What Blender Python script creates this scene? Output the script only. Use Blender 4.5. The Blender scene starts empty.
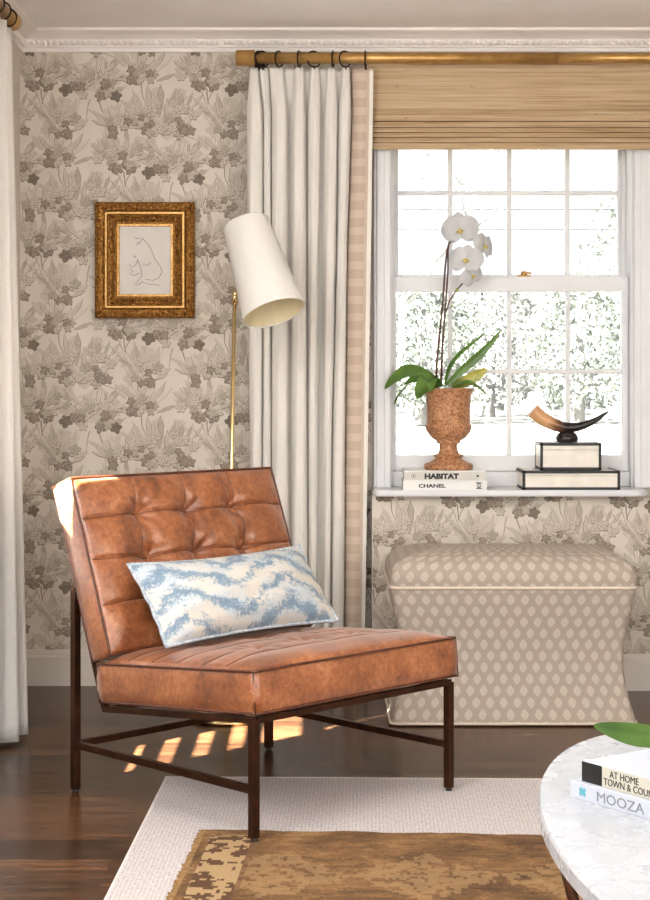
import bpy, bmesh, math, random
from mathutils import Vector, Matrix
PI = math.pi
C = bpy.context.scene.collection
F, CX, CY, HC = 1662.0, 325.0, 378.0, 1.13          # focal length in px, principal point, camera height


def P(px, py, Y):
    """measured point of the place at distance Y"""
    return Vector(((px - CX) * Y / F, Y, HC - (py - CY) * Y / F))


# ------------------------------------------------------------------ helpers
def lin(r, g=None, b=None):
    if g is None:
        r, g, b = r
    f = lambda c: (c / 255 / 12.92) if c / 255 <= .04045 else ((c / 255 + .055) / 1.055) ** 2.4
    return (f(r), f(g), f(b), 1)


class MB:
    """collects shapes that become ONE mesh"""
    def __init__(self):
        self.v = []; self.f = []; self.mi = []; self.uv = []; self.sm = []

    def add(self, vs, fs, mi=0, uvs=None, smooth=True):
        o = len(self.v)
        self.v += [tuple(p) for p in vs]
        for k, f in enumerate(fs):
            self.f.append([i + o for i in f]); self.mi.append(mi); self.sm.append(smooth)
            self.uv.append(uvs[k] if uvs else None)
        return self

    def bm(self, b, mi=0, smooth=True):
        b.verts.index_update()
        self.add([v.co.copy() for v in b.verts], [[v.index for v in f.verts] for f in b.faces], mi, None, smooth)
        b.free()
        return self

    def box(self, x0, x1, y0, y1, z0, z1, bev=0, seg=2, mi=0, mat=None):
        b = bmesh.new()
        bmesh.ops.create_cube(b, size=1)
        for v in b.verts:
            v.co = Vector(((x0 + x1) / 2 + v.co.x * (x1 - x0), (y0 + y1) / 2 + v.co.y * (y1 - y0), (z0 + z1) / 2 + v.co.z * (z1 - z0)))
        if bev:
            bmesh.ops.bevel(b, geom=b.edges[:], offset=bev, segments=seg, affect='EDGES', profile=.5)
        if mat:
            bmesh.ops.transform(b, matrix=mat, verts=b.verts)
        return self.bm(b, mi, False if seg < 3 else True)

    def bar(self, p, q, w, h=None, up=(0, 0, 1), bev=.002, mi=0):
        """rectangular bar from p to q"""
        p, q = Vector(p), Vector(q); h = h or w
        d = (q - p); L = d.length; d.normalize()
        up = Vector(up)
        if abs(d.dot(up)) > .98: up = Vector((1, 0, 0))
        s = d.cross(up).normalized(); u = s.cross(d).normalized()
        M = Matrix((( d.x, s.x, u.x, p.x), (d.y, s.y, u.y, p.y), (d.z, s.z, u.z, p.z), (0, 0, 0, 1)))
        return self.box(0, L, -w / 2, w / 2, -h / 2, h / 2, bev, 2, mi, M)

    def tube(self, pts, r, n=10, mi=0, closed=False, cap=True, flat=None):
        pts = [Vector(p) for p in pts]; m = len(pts)
        rs = r if isinstance(r, (list, tuple)) else [r] * m
        vs = []; prev = None
        for i in range(m):
            a = pts[i - 1] if (i > 0 or closed) else pts[0]
            c = pts[(i + 1) % m] if (i < m - 1 or closed) else pts[-1]
            d = (c - a)
            d = d.normalized() if d.length > 1e-9 else Vector((0, 0, 1))
            if prev is None:
                t = Vector((0, 0, 1)) if abs(d.z) < .9 else Vector((1, 0, 0))
                s = d.cross(t).normalized()
            else:
                s = (prev - d * prev.dot(d)).normalized()
            prev = s; u = d.cross(s)
            for k in range(n):
                a_ = 2 * PI * k / n
                vs.append(pts[i] + (s * math.cos(a_) + u * math.sin(a_)) * rs[i])
        fs = []
        for i in range(m if closed else m - 1):
            j = (i + 1) % m
            for k in range(n):
                l = (k + 1) % n
                fs.append([i * n + k, i * n + l, j * n + l, j * n + k])
        if cap and not closed:
            fs.append(list(range(n - 1, -1, -1))); fs.append([(m - 1) * n + k for k in range(n)])
        return self.add(vs, fs, mi)

    def lathe(self, prof, c=(0, 0, 0), n=40, mi=0, M=None):
        vs = []; fs = []
        for (r, z) in prof:
            for k in range(n):
                a = 2 * PI * k / n
                p = Vector((r * math.cos(a), r * math.sin(a), z))
                vs.append((M @ p) if M else p + Vector(c))
        m = len(prof)
        for i in range(m - 1):
            for k in range(n):
                l = (k + 1) % n
                fs.append([i * n + k, i * n + l, (i + 1) * n + l, (i + 1) * n + k])
        if prof[0][0] > 1e-5: fs.append(list(range(n - 1, -1, -1)))
        if prof[-1][0] > 1e-5: fs.append([(m - 1) * n + k for k in range(n)])
        return self.add(vs, fs, mi)

    def ball(self, c, r, sx=1, sy=1, sz=1, n=16, mi=0):
        b = bmesh.new()
        bmesh.ops.create_uvsphere(b, u_segments=n, v_segments=max(6, n // 2), radius=r)
        for v in b.verts: v.co = Vector((v.co.x * sx + c[0], v.co.y * sy + c[1], v.co.z * sz + c[2]))
        return self.bm(b, mi)

    def grid(self, fn, nu, nv, mi=0, uvf=None, flip=False):
        vs = [fn(i / nu, j / nv) for j in range(nv + 1) for i in range(nu + 1)]
        fs = []; uv = []
        for j in range(nv):
            for i in range(nu):
                q = [j * (nu + 1) + i, j * (nu + 1) + i + 1, (j + 1) * (nu + 1) + i + 1, (j + 1) * (nu + 1) + i]
                t = [(i / nu, j / nv), ((i + 1) / nu, j / nv), ((i + 1) / nu, (j + 1) / nv), (i / nu, (j + 1) / nv)]
                if uvf: t = [uvf(*x) for x in t]
                if flip: q = q[::-1]; t = t[::-1]
                fs.append(q); uv.append(t)
        return self.add(vs, fs, mi, uv)

    def prism(self, prof, x0, x1, axis='x', mi=0, smooth=False):
        """profile of (a,b) pairs extruded along an axis"""
        n = len(prof)
        mk = {'x': lambda t, a, b: (t, a, b), 'y': lambda t, a, b: (a, t, b), 'z': lambda t, a, b: (a, b, t)}[axis]
        vs = [mk(x0, *p) for p in prof] + [mk(x1, *p) for p in prof]
        fs = [[k, (k + 1) % n, n + (k + 1) % n, n + k] for k in range(n)] + [list(range(n))[::-1], list(range(n, 2 * n))]
        return self.add(vs, fs, mi, None, smooth)

    def build(self, name, mats, parent=None, world=False, clean=True):
        me = bpy.data.meshes.new(name)
        off = Vector(parent_origin(parent)) if (world and parent) else Vector((0, 0, 0))
        me.from_pydata([tuple(Vector(p) - off) for p in self.v], [], self.f)
        if not isinstance(mats, (list, tuple)): mats = [mats]
        for m in mats: me.materials.append(m)
        me.polygons.foreach_set('material_index', self.mi)
        me.polygons.foreach_set('use_smooth', self.sm)
        if any(u for u in self.uv):
            l = me.uv_layers.new(name='UVMap'); k = 0
            for f, u in zip(self.f, self.uv):
                for i in range(len(f)):
                    l.data[k].uv = u[i] if u else (0, 0)
                    k += 1
        if clean:
            b = bmesh.new(); b.from_mesh(me)
            bmesh.ops.recalc_face_normals(b, faces=b.faces)
            b.to_mesh(me); b.free()
        me.update()
        o = bpy.data.objects.new(name, me); C.objects.link(o)
        if parent: o.parent = parent
        return o


def parent_origin(p):
    v = Vector(p.location)
    while p.parent:
        p = p.parent; v += Vector(p.location)
    return v


def tag(o, label, cat, group=None, kind=None):
    o['label'] = label; o['category'] = cat
    if group: o['group'] = group
    if kind: o['kind'] = kind
    return o


def thing(name, label, cat, loc=(0, 0, 0), rz=0, group=None, kind=None):
    o = bpy.data.objects.new(name, None); C.objects.link(o)
    o.location = loc; o.rotation_euler = (0, 0, rz); o.empty_display_size = .1
    return tag(o, label, cat, group, kind)


def smoothmod(o, lv=1):
    m = o.modifiers.new('sub', 'SUBSURF'); m.levels = lv; m.render_levels = lv


def text_mb(s, size, M, extrude=.0004, bold=0, sx=1, align='LEFT'):
    cu = bpy.data.curves.new('t', 'FONT'); cu.body = s; cu.size = size; cu.extrude = extrude; cu.offset = bold
    cu.align_x = align; cu.resolution_u = 3
    o = bpy.data.objects.new('t', cu); C.objects.link(o)
    dg = bpy.context.evaluated_depsgraph_get()
    me = bpy.data.meshes.new_from_object(o.evaluated_get(dg))
    mb = MB()
    mb.add([M @ Vector((v.co.x * sx, v.co.y, v.co.z)) for v in me.vertices], [list(p.vertices) for p in me.polygons], 0, None, False)
    bpy.data.objects.remove(o); bpy.data.curves.remove(cu); bpy.data.meshes.remove(me)
    return mb


def leafgrid(mb, pts, wid, fold=.15, side=None, nu=14, nv=6, mi=0, th=.0012, cup=0):
    """a leaf or petal: spine points, width profile, V fold; two skins so it has thickness"""
    pts = [Vector(p) for p in pts]

    def sp(t):                       # Catmull-Rom through the points
        n = len(pts) - 1; x = min(t * n, n - 1e-6); i = int(x); f = x - i
        p0, p1, p2, p3 = pts[max(i - 1, 0)], pts[i], pts[i + 1], pts[min(i + 2, n)]
        return .5 * ((2 * p1) + (p2 - p0) * f + (2 * p0 - 5 * p1 + 4 * p2 - p3) * f * f + (3 * p1 - p0 - 3 * p2 + p3) * f ** 3)

    def fr(u, v, o):
        p = sp(u); d = (sp(min(1, u + .02)) - sp(max(0, u - .02))).normalized()
        s = Vector(side) if side else d.cross(Vector((0, 0, 1)))
        s = (s - d * s.dot(d)).normalized(); n = s.cross(d).normalized()
        w = wid(u); x = (v - .5) * 2
        return p + s * x * w + n * (abs(x) * fold * w + o + cup * w * x * x)
    mb.grid(lambda u, v: fr(u, v, th / 2), nu, nv, mi)
    mb.grid(lambda u, v: fr(u, v, -th / 2), nu, nv, mi, None, True)


# ------------------------------------------------------------------ materials
def nd(nt, typ, ins=None, **at):
    n = nt.nodes.new(typ)
    for k, v in at.items(): setattr(n, k, v)
    for k, v in (ins or {}).items():
        s = n.inputs[k]
        if isinstance(v, bpy.types.NodeSocket): nt.links.new(v, s)
        else: s.default_value = v
    return n


def base(name, col=(.5, .5, .5, 1), rough=.5, metal=0, **kw):
    m = bpy.data.materials.new(name); m.use_nodes = True
    nt = m.node_tree; b = nt.nodes['Principled BSDF']
    b.inputs['Base Color'].default_value = col; b.inputs['Roughness'].default_value = rough; b.inputs['Metallic'].default_value = metal
    for k, v in kw.items(): b.inputs[k.replace('_', ' ')].default_value = v
    return m, nt, b


def ramp(nt, fac, stops, interp='LINEAR'):
    r = nd(nt, 'ShaderNodeValToRGB', {0: fac}); e = r.color_ramp.elements; r.color_ramp.interpolation = interp
    e[0].position, e[0].color = stops[0]; e[1].position, e[1].color = stops[-1]
    for p, c in stops[1:-1]:
        x = e.new(p); x.color = c
    return r.outputs[0]


def math_(nt, op, a, b=None, c=None):
    ins = {0: a}
    if b is not None: ins[1] = b
    if c is not None: ins[2] = c
    return nd(nt, 'ShaderNodeMath', ins, operation=op).outputs[0]


def mix(nt, fac, a, b, bt='MIX'):
    n = nd(nt, 'ShaderNodeMix', None, data_type='RGBA', blend_type=bt)
    for s, v in ((n.inputs[0], fac), (n.inputs[6], a), (n.inputs[7], b)):
        if isinstance(v, bpy.types.NodeSocket): nt.links.new(v, s)
        else: s.default_value = v
    return n.outputs[2]


def coord(nt, out='Object', scale=(1, 1, 1), loc=(0, 0, 0), rot=(0, 0, 0)):
    t = nd(nt, 'ShaderNodeTexCoord')
    return nd(nt, 'ShaderNodeMapping', {0: t.outputs[out], 1: loc, 2: rot, 3: scale}).outputs[0]


def noise(nt, vec, scale, detail=4, rough=.55, dist=0):
    return nd(nt, 'ShaderNodeTexNoise', {'Vector': vec, 'Scale': scale, 'Detail': detail, 'Roughness': rough, 'Distortion': dist}).outputs[0]


def bump(nt, b, h, strength=.3, dist=.01):
    n = nd(nt, 'ShaderNodeBump', {'Strength': strength, 'Distance': dist, 'Height': h})
    nt.links.new(n.outputs[0], b.inputs['Normal'])


def mottled(name, c1, c2, scale=20, rough=.5, metal=0, bs=0, bd=.002, sc=(1, 1, 1), detail=4, lo=.35, hi=.65, **kw):
    m, nt, b = base(name, c1, rough, metal, **kw)
    f = noise(nt, coord(nt, 'Object', sc), scale, detail)
    nt.links.new(ramp(nt, f, [(lo, c1), (hi, c2)]), b.inputs['Base Color'])
    if bs: bump(nt, b, f, bs, bd)
    return m


M = {}
M['trim'] = mottled('white_trim_paint', lin(216, 217, 218), lin(211, 212, 213), 6, .35)
M['base'] = mottled('baseboard_paint', lin(208, 200, 191), lin(202, 194, 184), 6, .45)
M['crown'] = mottled('crown_paint', lin(234, 228, 222), lin(229, 223, 216), 6, .5)
M['ceiling'] = mottled('ceiling_paint', lin(249, 248, 246), lin(246, 244, 241), 3, .7)
M['plaster'] = mottled('side_wall_paint', lin(200, 190, 176), lin(190, 180, 166), 3, .8)


def tone(name, a, b, s=45):
    return mottled(name, lin(a), lin(b), s, .8, 0, 0, lo=.3, hi=.7)


M['wp'] = [tone('wallpaper_ground', (214, 206, 194), (206, 198, 185), 14),
           tone('wallpaper_pale', (188, 179, 164), (202, 193, 179), 60),
           tone('wallpaper_mid', (166, 155, 140), (186, 176, 161), 70),
           tone('wallpaper_taupe', (130, 117, 102), (158, 145, 130), 80),
           tone('wallpaper_dark', (106, 94, 81), (134, 122, 108), 90)]


def wood_floor():
    m, nt, b = base('dark_walnut_floor', rough=.3, Specular_IOR_Level=.26)
    v = coord(nt, 'Object')
    br = nd(nt, 'ShaderNodeTexBrick', {'Vector': v, 'Color1': (0, 0, 0, 1), 'Color2': (1, 1, 1, 1), 'Mortar': (.5, .5, .5, 1), 'Scale': 1, 'Mortar Size': .0012,
                                       'Mortar Smooth': .2, 'Bias': 0, 'Brick Width': 1.35, 'Row Height': .083}, offset=.37)
    v2 = coord(nt, 'Object', (2.2, 34, 1))
    off = nd(nt, 'ShaderNodeVectorMath', {0: v2, 1: br.outputs[0]}, operation='ADD').outputs[0]
    g = noise(nt, off, 1.6, 8, .7, .6)
    g2 = noise(nt, coord(nt, 'Object', (8, 260, 1)), 1.5, 3)
    plank = nd(nt, 'ShaderNodeSeparateColor', {0: br.outputs[0]}).outputs[0]
    k = math_(nt, 'ADD', math_(nt, 'MULTIPLY', g, .62), math_(nt, 'ADD', math_(nt, 'MULTIPLY_ADD', plank, .18, -.01), math_(nt, 'MULTIPLY_ADD', g2, .44, -.1)))
    col = ramp(nt, k, [(.4, lin(40, 24, 14)), (.52, lin(74, 48, 30)), (.63, lin(100, 67, 42))])
    col = mix(nt, math_(nt, 'MULTIPLY', br.outputs[1], .8), col, lin(30, 19, 12))
    nt.links.new(col, b.inputs['Base Color'])
    nt.links.new(math_(nt, 'MULTIPLY_ADD', g, .2, .14), b.inputs['Roughness'])
    bump(nt, b, math_(nt, 'ADD', math_(nt, 'MULTIPLY', g2, .3), math_(nt, 'MULTIPLY', br.outputs[1], -1.2)), .18, .0015)
    return m


M['floor'] = wood_floor()


def leather():
    m, nt, b = base('cognac_leather', rough=.36, Coat_Weight=.6, Coat_Roughness=.3, Sheen_Weight=.2, Sheen_Roughness=.4, Sheen_Tint=(1, .9, .84, 1))
    v = coord(nt, 'Object')
    n1 = noise(nt, v, 9, 6, .7); n2 = noise(nt, v, 70, 6, .75, .6)
    k = math_(nt, 'ADD', math_(nt, 'MULTIPLY', n1, .55), math_(nt, 'MULTIPLY', n2, .45))
    col = ramp(nt, k, [(.37, lin(78, 38, 15)), (.46, lin(120, 65, 31)), (.54, lin(144, 84, 45)), (.64, lin(172, 115, 76))])
    nt.links.new(col, b.inputs['Base Color'])
    nt.links.new(math_(nt, 'MULTIPLY_ADD', n2, .3, .24), b.inputs['Roughness'])
    vo = nd(nt, 'ShaderNodeTexVoronoi', {'Vector': v, 'Scale': 260}).outputs[0]
    h = math_(nt, 'ADD', math_(nt, 'MULTIPLY', n2, 1.2), math_(nt, 'MULTIPLY', vo, .25))
    bump(nt, b, h, .22, .003)
    return m


M['leather'] = leather()
M['leather_welt'] = mottled('leather_welt', lin(66, 31, 16), lin(98, 52, 29), 60, .4)
M['bronze'] = mottled('bronze_metal', lin(58, 36, 24), lin(78, 48, 30), 20, .38, .85)
M['brass'] = base('polished_brass', lin(236, 210, 156), .25, 1)[0]
M['old_brass'] = mottled('aged_brass', lin(198, 158, 98), lin(176, 136, 78), 25, .4, .7)
M['ring'] = base('dark_bronze_ring', lin(46, 36, 28), .4, .8)[0]
M['glide'] = base('clear_plastic_glide', lin(40, 36, 33), .4)[0]


def linen(name, a, b_, sc=420, tr=.25):
    m, nt, b = base(name, rough=.85)
    v = coord(nt, 'Object')
    n1 = noise(nt, coord(nt, 'Object', (sc, sc, sc * .12)), 1, 2); n2 = noise(nt, coord(nt, 'Object', (sc * .12, sc * .12, sc)), 1, 2)
    k = math_(nt, 'ADD', math_(nt, 'MULTIPLY', n1, .5), math_(nt, 'MULTIPLY', n2, .5))
    col = ramp(nt, k, [(.35, a), (.65, b_)])
    nt.links.new(col, b.inputs['Base Color'])
    bump(nt, b, k, .25, .001)
    if tr:
        t = nd(nt, 'ShaderNodeBsdfTranslucent', {0: col})
        mx = nd(nt, 'ShaderNodeMixShader', {0: tr, 1: b.outputs[0], 2: t.outputs[0]})
        nt.links.new(mx.outputs[0], nt.nodes['Material Output'].inputs[0])
    return m


M['linen'] = linen('cream_linen', lin(244, 241, 235), lin(238, 234, 227))
M['sheer'] = linen('white_linen', lin(240, 237, 231), lin(232, 228, 221))
M['shadecloth'] = linen('lamp_shade_linen', lin(239, 238, 235), lin(233, 232, 228), 500, .3)
M['shadelining'] = linen('lamp_shade_lining', lin(238, 226, 192), lin(230, 218, 184), 300, .3)


def tape():
    m, nt, b = base('woven_tape', rough=.9)
    uv = coord(nt, 'UV')
    s = nd(nt, 'ShaderNodeSeparateXYZ', {0: uv})
    fy = math_(nt, 'FRACT', math_(nt, 'MULTIPLY', s.outputs[1], 1 / .062))
    bl = math_(nt, 'LESS_THAN', fy, .55)
    inx = math_(nt, 'LESS_THAN', s.outputs[0], .68)
    n = noise(nt, coord(nt, 'UV', (30, 260, 1)), 1, 2)
    c1 = mix(nt, n, lin(186, 166, 147), lin(170, 149, 130)); c2 = mix(nt, n, lin(206, 190, 173), lin(194, 177, 159))
    col = mix(nt, math_(nt, 'MULTIPLY', math_(nt, 'MULTIPLY', bl, inx), .62), c2, c1)
    edge = math_(nt, 'GREATER_THAN', s.outputs[0], .8)
    col = mix(nt, edge, col, lin(234, 229, 220))
    nt.links.new(col, b.inputs['Base Color'])
    bump(nt, b, n, .3, .001)
    return m


M['tape'] = tape()


def bamboo():
    m, nt, b = base('woven_bamboo', rough=.6)
    n1 = noise(nt, coord(nt, 'Object', (1.3, 1, 90)), 1, 5, .7, .3)
    n2 = noise(nt, coord(nt, 'Object', (5, 1, 420)), 1, 3, .6)
    k = math_(nt, 'ADD', math_(nt, 'MULTIPLY', n1, .6), math_(nt, 'MULTIPLY', n2, .4))
    col = ramp(nt, k, [(.34, lin(134, 104, 72)), (.44, lin(192, 163, 124)), (.56, lin(212, 188, 152)), (.7, lin(228, 210, 180))])
    vo = nd(nt, 'ShaderNodeTexVoronoi', {'Vector': coord(nt, 'Object', (9, 1, 22)), 'Scale': 1}).outputs[0]
    knot = math_(nt, 'LESS_THAN', math_(nt, 'ADD', vo, math_(nt, 'MULTIPLY', n2, .2)), .16)
    col = mix(nt, math_(nt, 'MULTIPLY', knot, .45), col, lin(128, 90, 54))
    nt.links.new(col, b.inputs['Base Color'])
    bump(nt, b, k, .5, .003)
    t = nd(nt, 'ShaderNodeBsdfTranslucent', {0: col})
    mx = nd(nt, 'ShaderNodeMixShader', {0: .22, 1: b.outputs[0], 2: t.outputs[0]})
    nt.links.new(mx.outputs[0], nt.nodes['Material Output'].inputs[0])
    return m


M['bamboo'] = bamboo()
M['cord'] = base('dark_bamboo_reed', lin(120, 84, 50), .6)[0]


def gold():
    m, nt, b = base('carved_gilt', lin(150, 104, 44), .38, .75)
    v = coord(nt, 'Object')
    n = noise(nt, v, 120, 4, .7); vo = nd(nt, 'ShaderNodeTexVoronoi', {'Vector': v, 'Scale': 110}).outputs[0]
    col = ramp(nt, n, [(.35, lin(84, 52, 20)), (.5, lin(150, 100, 42)), (.68, lin(200, 152, 78))])
    nt.links.new(col, b.inputs['Base Color'])
    bump(nt, b, math_(nt, 'ADD', n, vo), .8, .004)
    return m


M['gilt'] = gold()
M['gilt_bright'] = mottled('gilt_fillet', lin(186, 146, 88), lin(150, 108, 56), 80, .42, .8)
M['paper'] = mottled('drawing_paper', lin(226, 221, 214), lin(218, 213, 206), 8, .8)
M['ink'] = base('drawing_ink', lin(120, 114, 110), .8)[0]


def pillow_mat():
    m, nt, b = base('blue_brushed_fabric', rough=.9)
    uv = coord(nt, 'UV')
    s = nd(nt, 'ShaderNodeSeparateXYZ', {0: uv}); u, v = s.outputs[0], s.outputs[1]
    wob = noise(nt, coord(nt, 'UV', (7, 4, 1)), 1, 4, .7)
    zig = nd(nt, 'ShaderNodeMath', {0: math_(nt, 'MULTIPLY_ADD', u, 3.3, -.35), 1: 1}, operation='PINGPONG').outputs[0]
    ph = math_(nt, 'ADD', math_(nt, 'MULTIPLY', v, 3.4), math_(nt, 'ADD', math_(nt, 'MULTIPLY', zig, 1.25), math_(nt, 'MULTIPLY', wob, 1.5)))
    band = nd(nt, 'ShaderNodeMath', {0: ph, 1: .5}, operation='PINGPONG').outputs[0]
    n2 = noise(nt, coord(nt, 'UV', (58, 24, 1), (0, 0, 0), (0, 0, .5)), 1, 4, .75, 1.2)
    n3 = noise(nt, coord(nt, 'UV', (5, 3, 1), (3, 2, 0)), 1, 3)
    k = math_(nt, 'ADD', math_(nt, 'MULTIPLY', band, .75), math_(nt, 'ADD', math_(nt, 'MULTIPLY_ADD', n2, 1.15, -.58), math_(nt, 'MULTIPLY_ADD', n3, .5, -.25)))
    ground = mix(nt, ramp(nt, n3, [(.4, (0, 0, 0, 1)), (.6, (1, 1, 1, 1))]), lin(194, 188, 178), lin(176, 184, 190))
    col = mix(nt, ramp(nt, k, [(.15, (0, 0, 0, 1)), (.32, (1, 1, 1, 1))]), ground, mix(nt, n2, lin(84, 107, 128), lin(134, 154, 170)))
    nt.links.new(col, b.inputs['Base Color'])
    bump(nt, b, math_(nt, 'ADD', n2, noise(nt, coord(nt, 'UV', (260, 130, 1)), 1, 2)), .4, .002)
    return m


M['pillow'] = pillow_mat()
M['pillow_pipe'] = mottled('pillow_piping', lin(190, 194, 198), lin(136, 150, 164), 90, .9)


def medallion(name):
    """taupe cloth with staggered pale medallions; UV in metres"""
    m, nt, b = base(name, rough=.9)
    uv = coord(nt, 'UV')
    wx, wy = .0465, .0745
    ds = []
    for o in (0, .5):
        q = nd(nt, 'ShaderNodeVectorMath', {0: uv, 1: (1 / wx, 1 / wy, 1)}, operation='MULTIPLY').outputs[0]
        q = nd(nt, 'ShaderNodeVectorMath', {0: q, 1: (o + 50, o + 50, 0)}, operation='ADD').outputs[0]
        q = nd(nt, 'ShaderNodeVectorMath', {0: q}, operation='FRACTION').outputs[0]
        q = nd(nt, 'ShaderNodeVectorMath', {0: q, 1: (.5, .5, 0)}, operation='SUBTRACT').outputs[0]
        q = nd(nt, 'ShaderNodeVectorMath', {0: q, 1: (wx, wy * .8, 0)}, operation='MULTIPLY').outputs[0]
        sp_ = nd(nt, 'ShaderNodeSeparateXYZ', {0: nd(nt, 'ShaderNodeVectorMath', {0: q}, operation='ABSOLUTE').outputs[0]})
        man = math_(nt, 'ADD', sp_.outputs[0], sp_.outputs[1])
        ds.append(math_(nt, 'ADD', math_(nt, 'MULTIPLY', nd(nt, 'ShaderNodeVectorMath', {0: q}, operation='LENGTH').outputs['Value'], .5), math_(nt, 'MULTIPLY', man, .42)))
    d = math_(nt, 'MINIMUM', ds[0], ds[1])
    n = noise(nt, coord(nt, 'UV', (300, 300, 1)), 1, 3, .7)
    d = math_(nt, 'ADD', d, math_(nt, 'MULTIPLY_ADD', n, .009, -.0045))
    k = ramp(nt, math_(nt, 'MULTIPLY', d, 1 / .024), [(.0, (.7, .7, .7, 1)), (.08, (.7, .7, .7, 1)), (.16, (.25, .25, .25, 1)), (.26, (.6, .6, .6, 1)), (.34, (.42, .42, .42, 1)), (.45, (.66, .66, .66, 1)), (.57, (0, 0, 0, 1))])
    col = mix(nt, k, mix(nt, n, lin(150, 138, 125), lin(168, 155, 142)), lin(198, 188, 176))
    nt.links.new(col, b.inputs['Base Color'])
    bump(nt, b, math_(nt, 'ADD', n, k), .3, .0015)
    return m


M['medallion'] = medallion('taupe_medallion_cloth')
M['welt_cream'] = mottled('cream_welt', lin(208, 195, 179), lin(196, 182, 166), 90, .9)
M['urn'] = mottled('speckled_terracotta', lin(132, 80, 46), lin(192, 142, 102), 110, .6, 0, .2, .002, (1, 1, 1), 5, .36, .6)
def leafmat(name, a, b_):
    m = mottled(name, a, b_, 12, .35); nt = m.node_tree; b = nt.nodes['Principled BSDF']
    t = nd(nt, 'ShaderNodeBsdfTranslucent', {0: mix(nt, .5, a, b_)})
    mx = nd(nt, 'ShaderNodeMixShader', {0: .35, 1: b.outputs[0], 2: t.outputs[0]}); nt.links.new(mx.outputs[0], nt.nodes['Material Output'].inputs[0])
    return m


M['leaf'] = leafmat('orchid_leaf_green', lin(78, 114, 46), lin(118, 154, 70))
M['leaf2'] = mottled('orchid_leaf_yellowing', lin(130, 140, 50), lin(180, 170, 80), 30, .4)
M['roots'] = mottled('orchid_bark_soil', lin(50, 38, 28), lin(80, 62, 44), 80, .9, 0, .5, .01)
M['stem'] = mottled('orchid_stem', lin(70, 38, 36), lin(92, 58, 46), 40, .5)
M['petal'] = linen('orchid_petal', lin(206, 207, 208), lin(198, 199, 200), 60, .1)
M['lip'] = mottled('orchid_lip', lin(214, 200, 110), lin(190, 160, 74), 300, .5)
M['white_cover'] = base('white_book_cover', lin(222, 221, 218), .4)[0]
M['grey_cover'] = base('grey_book_spine', lin(196, 194, 186), .5)[0]
M['pages'] = mottled('book_pages', lin(232, 228, 218), lin(214, 208, 196), 3, .8, 0, 0, .001, (1, 1, 300))
M['black'] = base('black_print', lin(14, 14, 14), .45)[0]
M['dot'] = base('dark_grey_print', lin(60, 58, 56), .5)[0]
M['navy'] = base('navy_cover', lin(34, 48, 84), .4)[0]
M['lilac'] = base('pale_lilac_cover', lin(164, 168, 178), .35)[0]
M['creamspine'] = base('cream_spine', lin(166, 162, 150), .5)[0]
M['greyprint'] = base('grey_print', lin(112, 114, 116), .5)[0]
M['teal'] = base('teal_print', lin(70, 140, 156), .5)[0]
M['box'] = mottled('cream_lacquer', lin(226, 221, 210), lin(216, 210, 198), 30, .4)
M['horn_dark'] = base('black_horn', lin(30, 24, 22), .25)[0]


def horn():
    m, nt, b = base('horn', rough=.28)
    s = nd(nt, 'ShaderNodeSeparateXYZ', {0: coord(nt, 'UV')})
    n = noise(nt, coord(nt, 'UV', (3, 8, 1)), 1, 3)
    k = math_(nt, 'ADD', s.outputs[0], math_(nt, 'MULTIPLY_ADD', n, .26, -.13))
    nt.links.new(ramp(nt, k, [(.02, lin(196, 148, 104)), (.2, lin(206, 158, 112)), (.3, lin(120, 78, 52)), (.4, lin(26, 21, 20)), (.9, lin(30, 25, 23))]), b.inputs['Base Color'])
    return m


M['horn'] = horn()


def marble():
    m, nt, b = base('white_stone', rough=.22)
    v = coord(nt, 'Object')
    n = noise(nt, v, 4, 8, .7, 1.2); n2 = noise(nt, v, 18, 3, .5, .6)
    k = math_(nt, 'ADD', math_(nt, 'MULTIPLY', n, .6), math_(nt, 'MULTIPLY', n2, .4))
    nt.links.new(ramp(nt, k, [(.3, lin(144, 147, 152)), (.5, lin(154, 156, 161)), (.62, lin(160, 162, 167))]), b.inputs['Base Color'])
    nt.links.new(math_(nt, 'MULTIPLY_ADD', n2, .3, .12), b.inputs['Roughness'])
    return m


M['marble'] = marble()


def ivory_rug():
    m, nt, b = base('ivory_woven_rug', rough=.95)
    w = nd(nt, 'ShaderNodeTexWave', {'Vector': coord(nt, 'Object'), 'Scale': 32, 'Distortion': 2.0, 'Detail': 2, 'Detail Scale': 6}, bands_direction='X').outputs[1]
    n = noise(nt, coord(nt, 'Object', (160, 60, 1)), 1, 3)
    k = math_(nt, 'ADD', math_(nt, 'MULTIPLY', w, .16), math_(nt, 'MULTIPLY', n, .84))
    nt.links.new(ramp(nt, k, [(.3, lin(162, 154, 153)), (.65, lin(194, 188, 187))]), b.inputs['Base Color'])
    bump(nt, b, k, .5, .003)
    return m


M['ivory'] = ivory_rug()
M['binding'] = mottled('ivory_binding', lin(212, 206, 201), lin(202, 195, 190), 100, .9)


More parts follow.
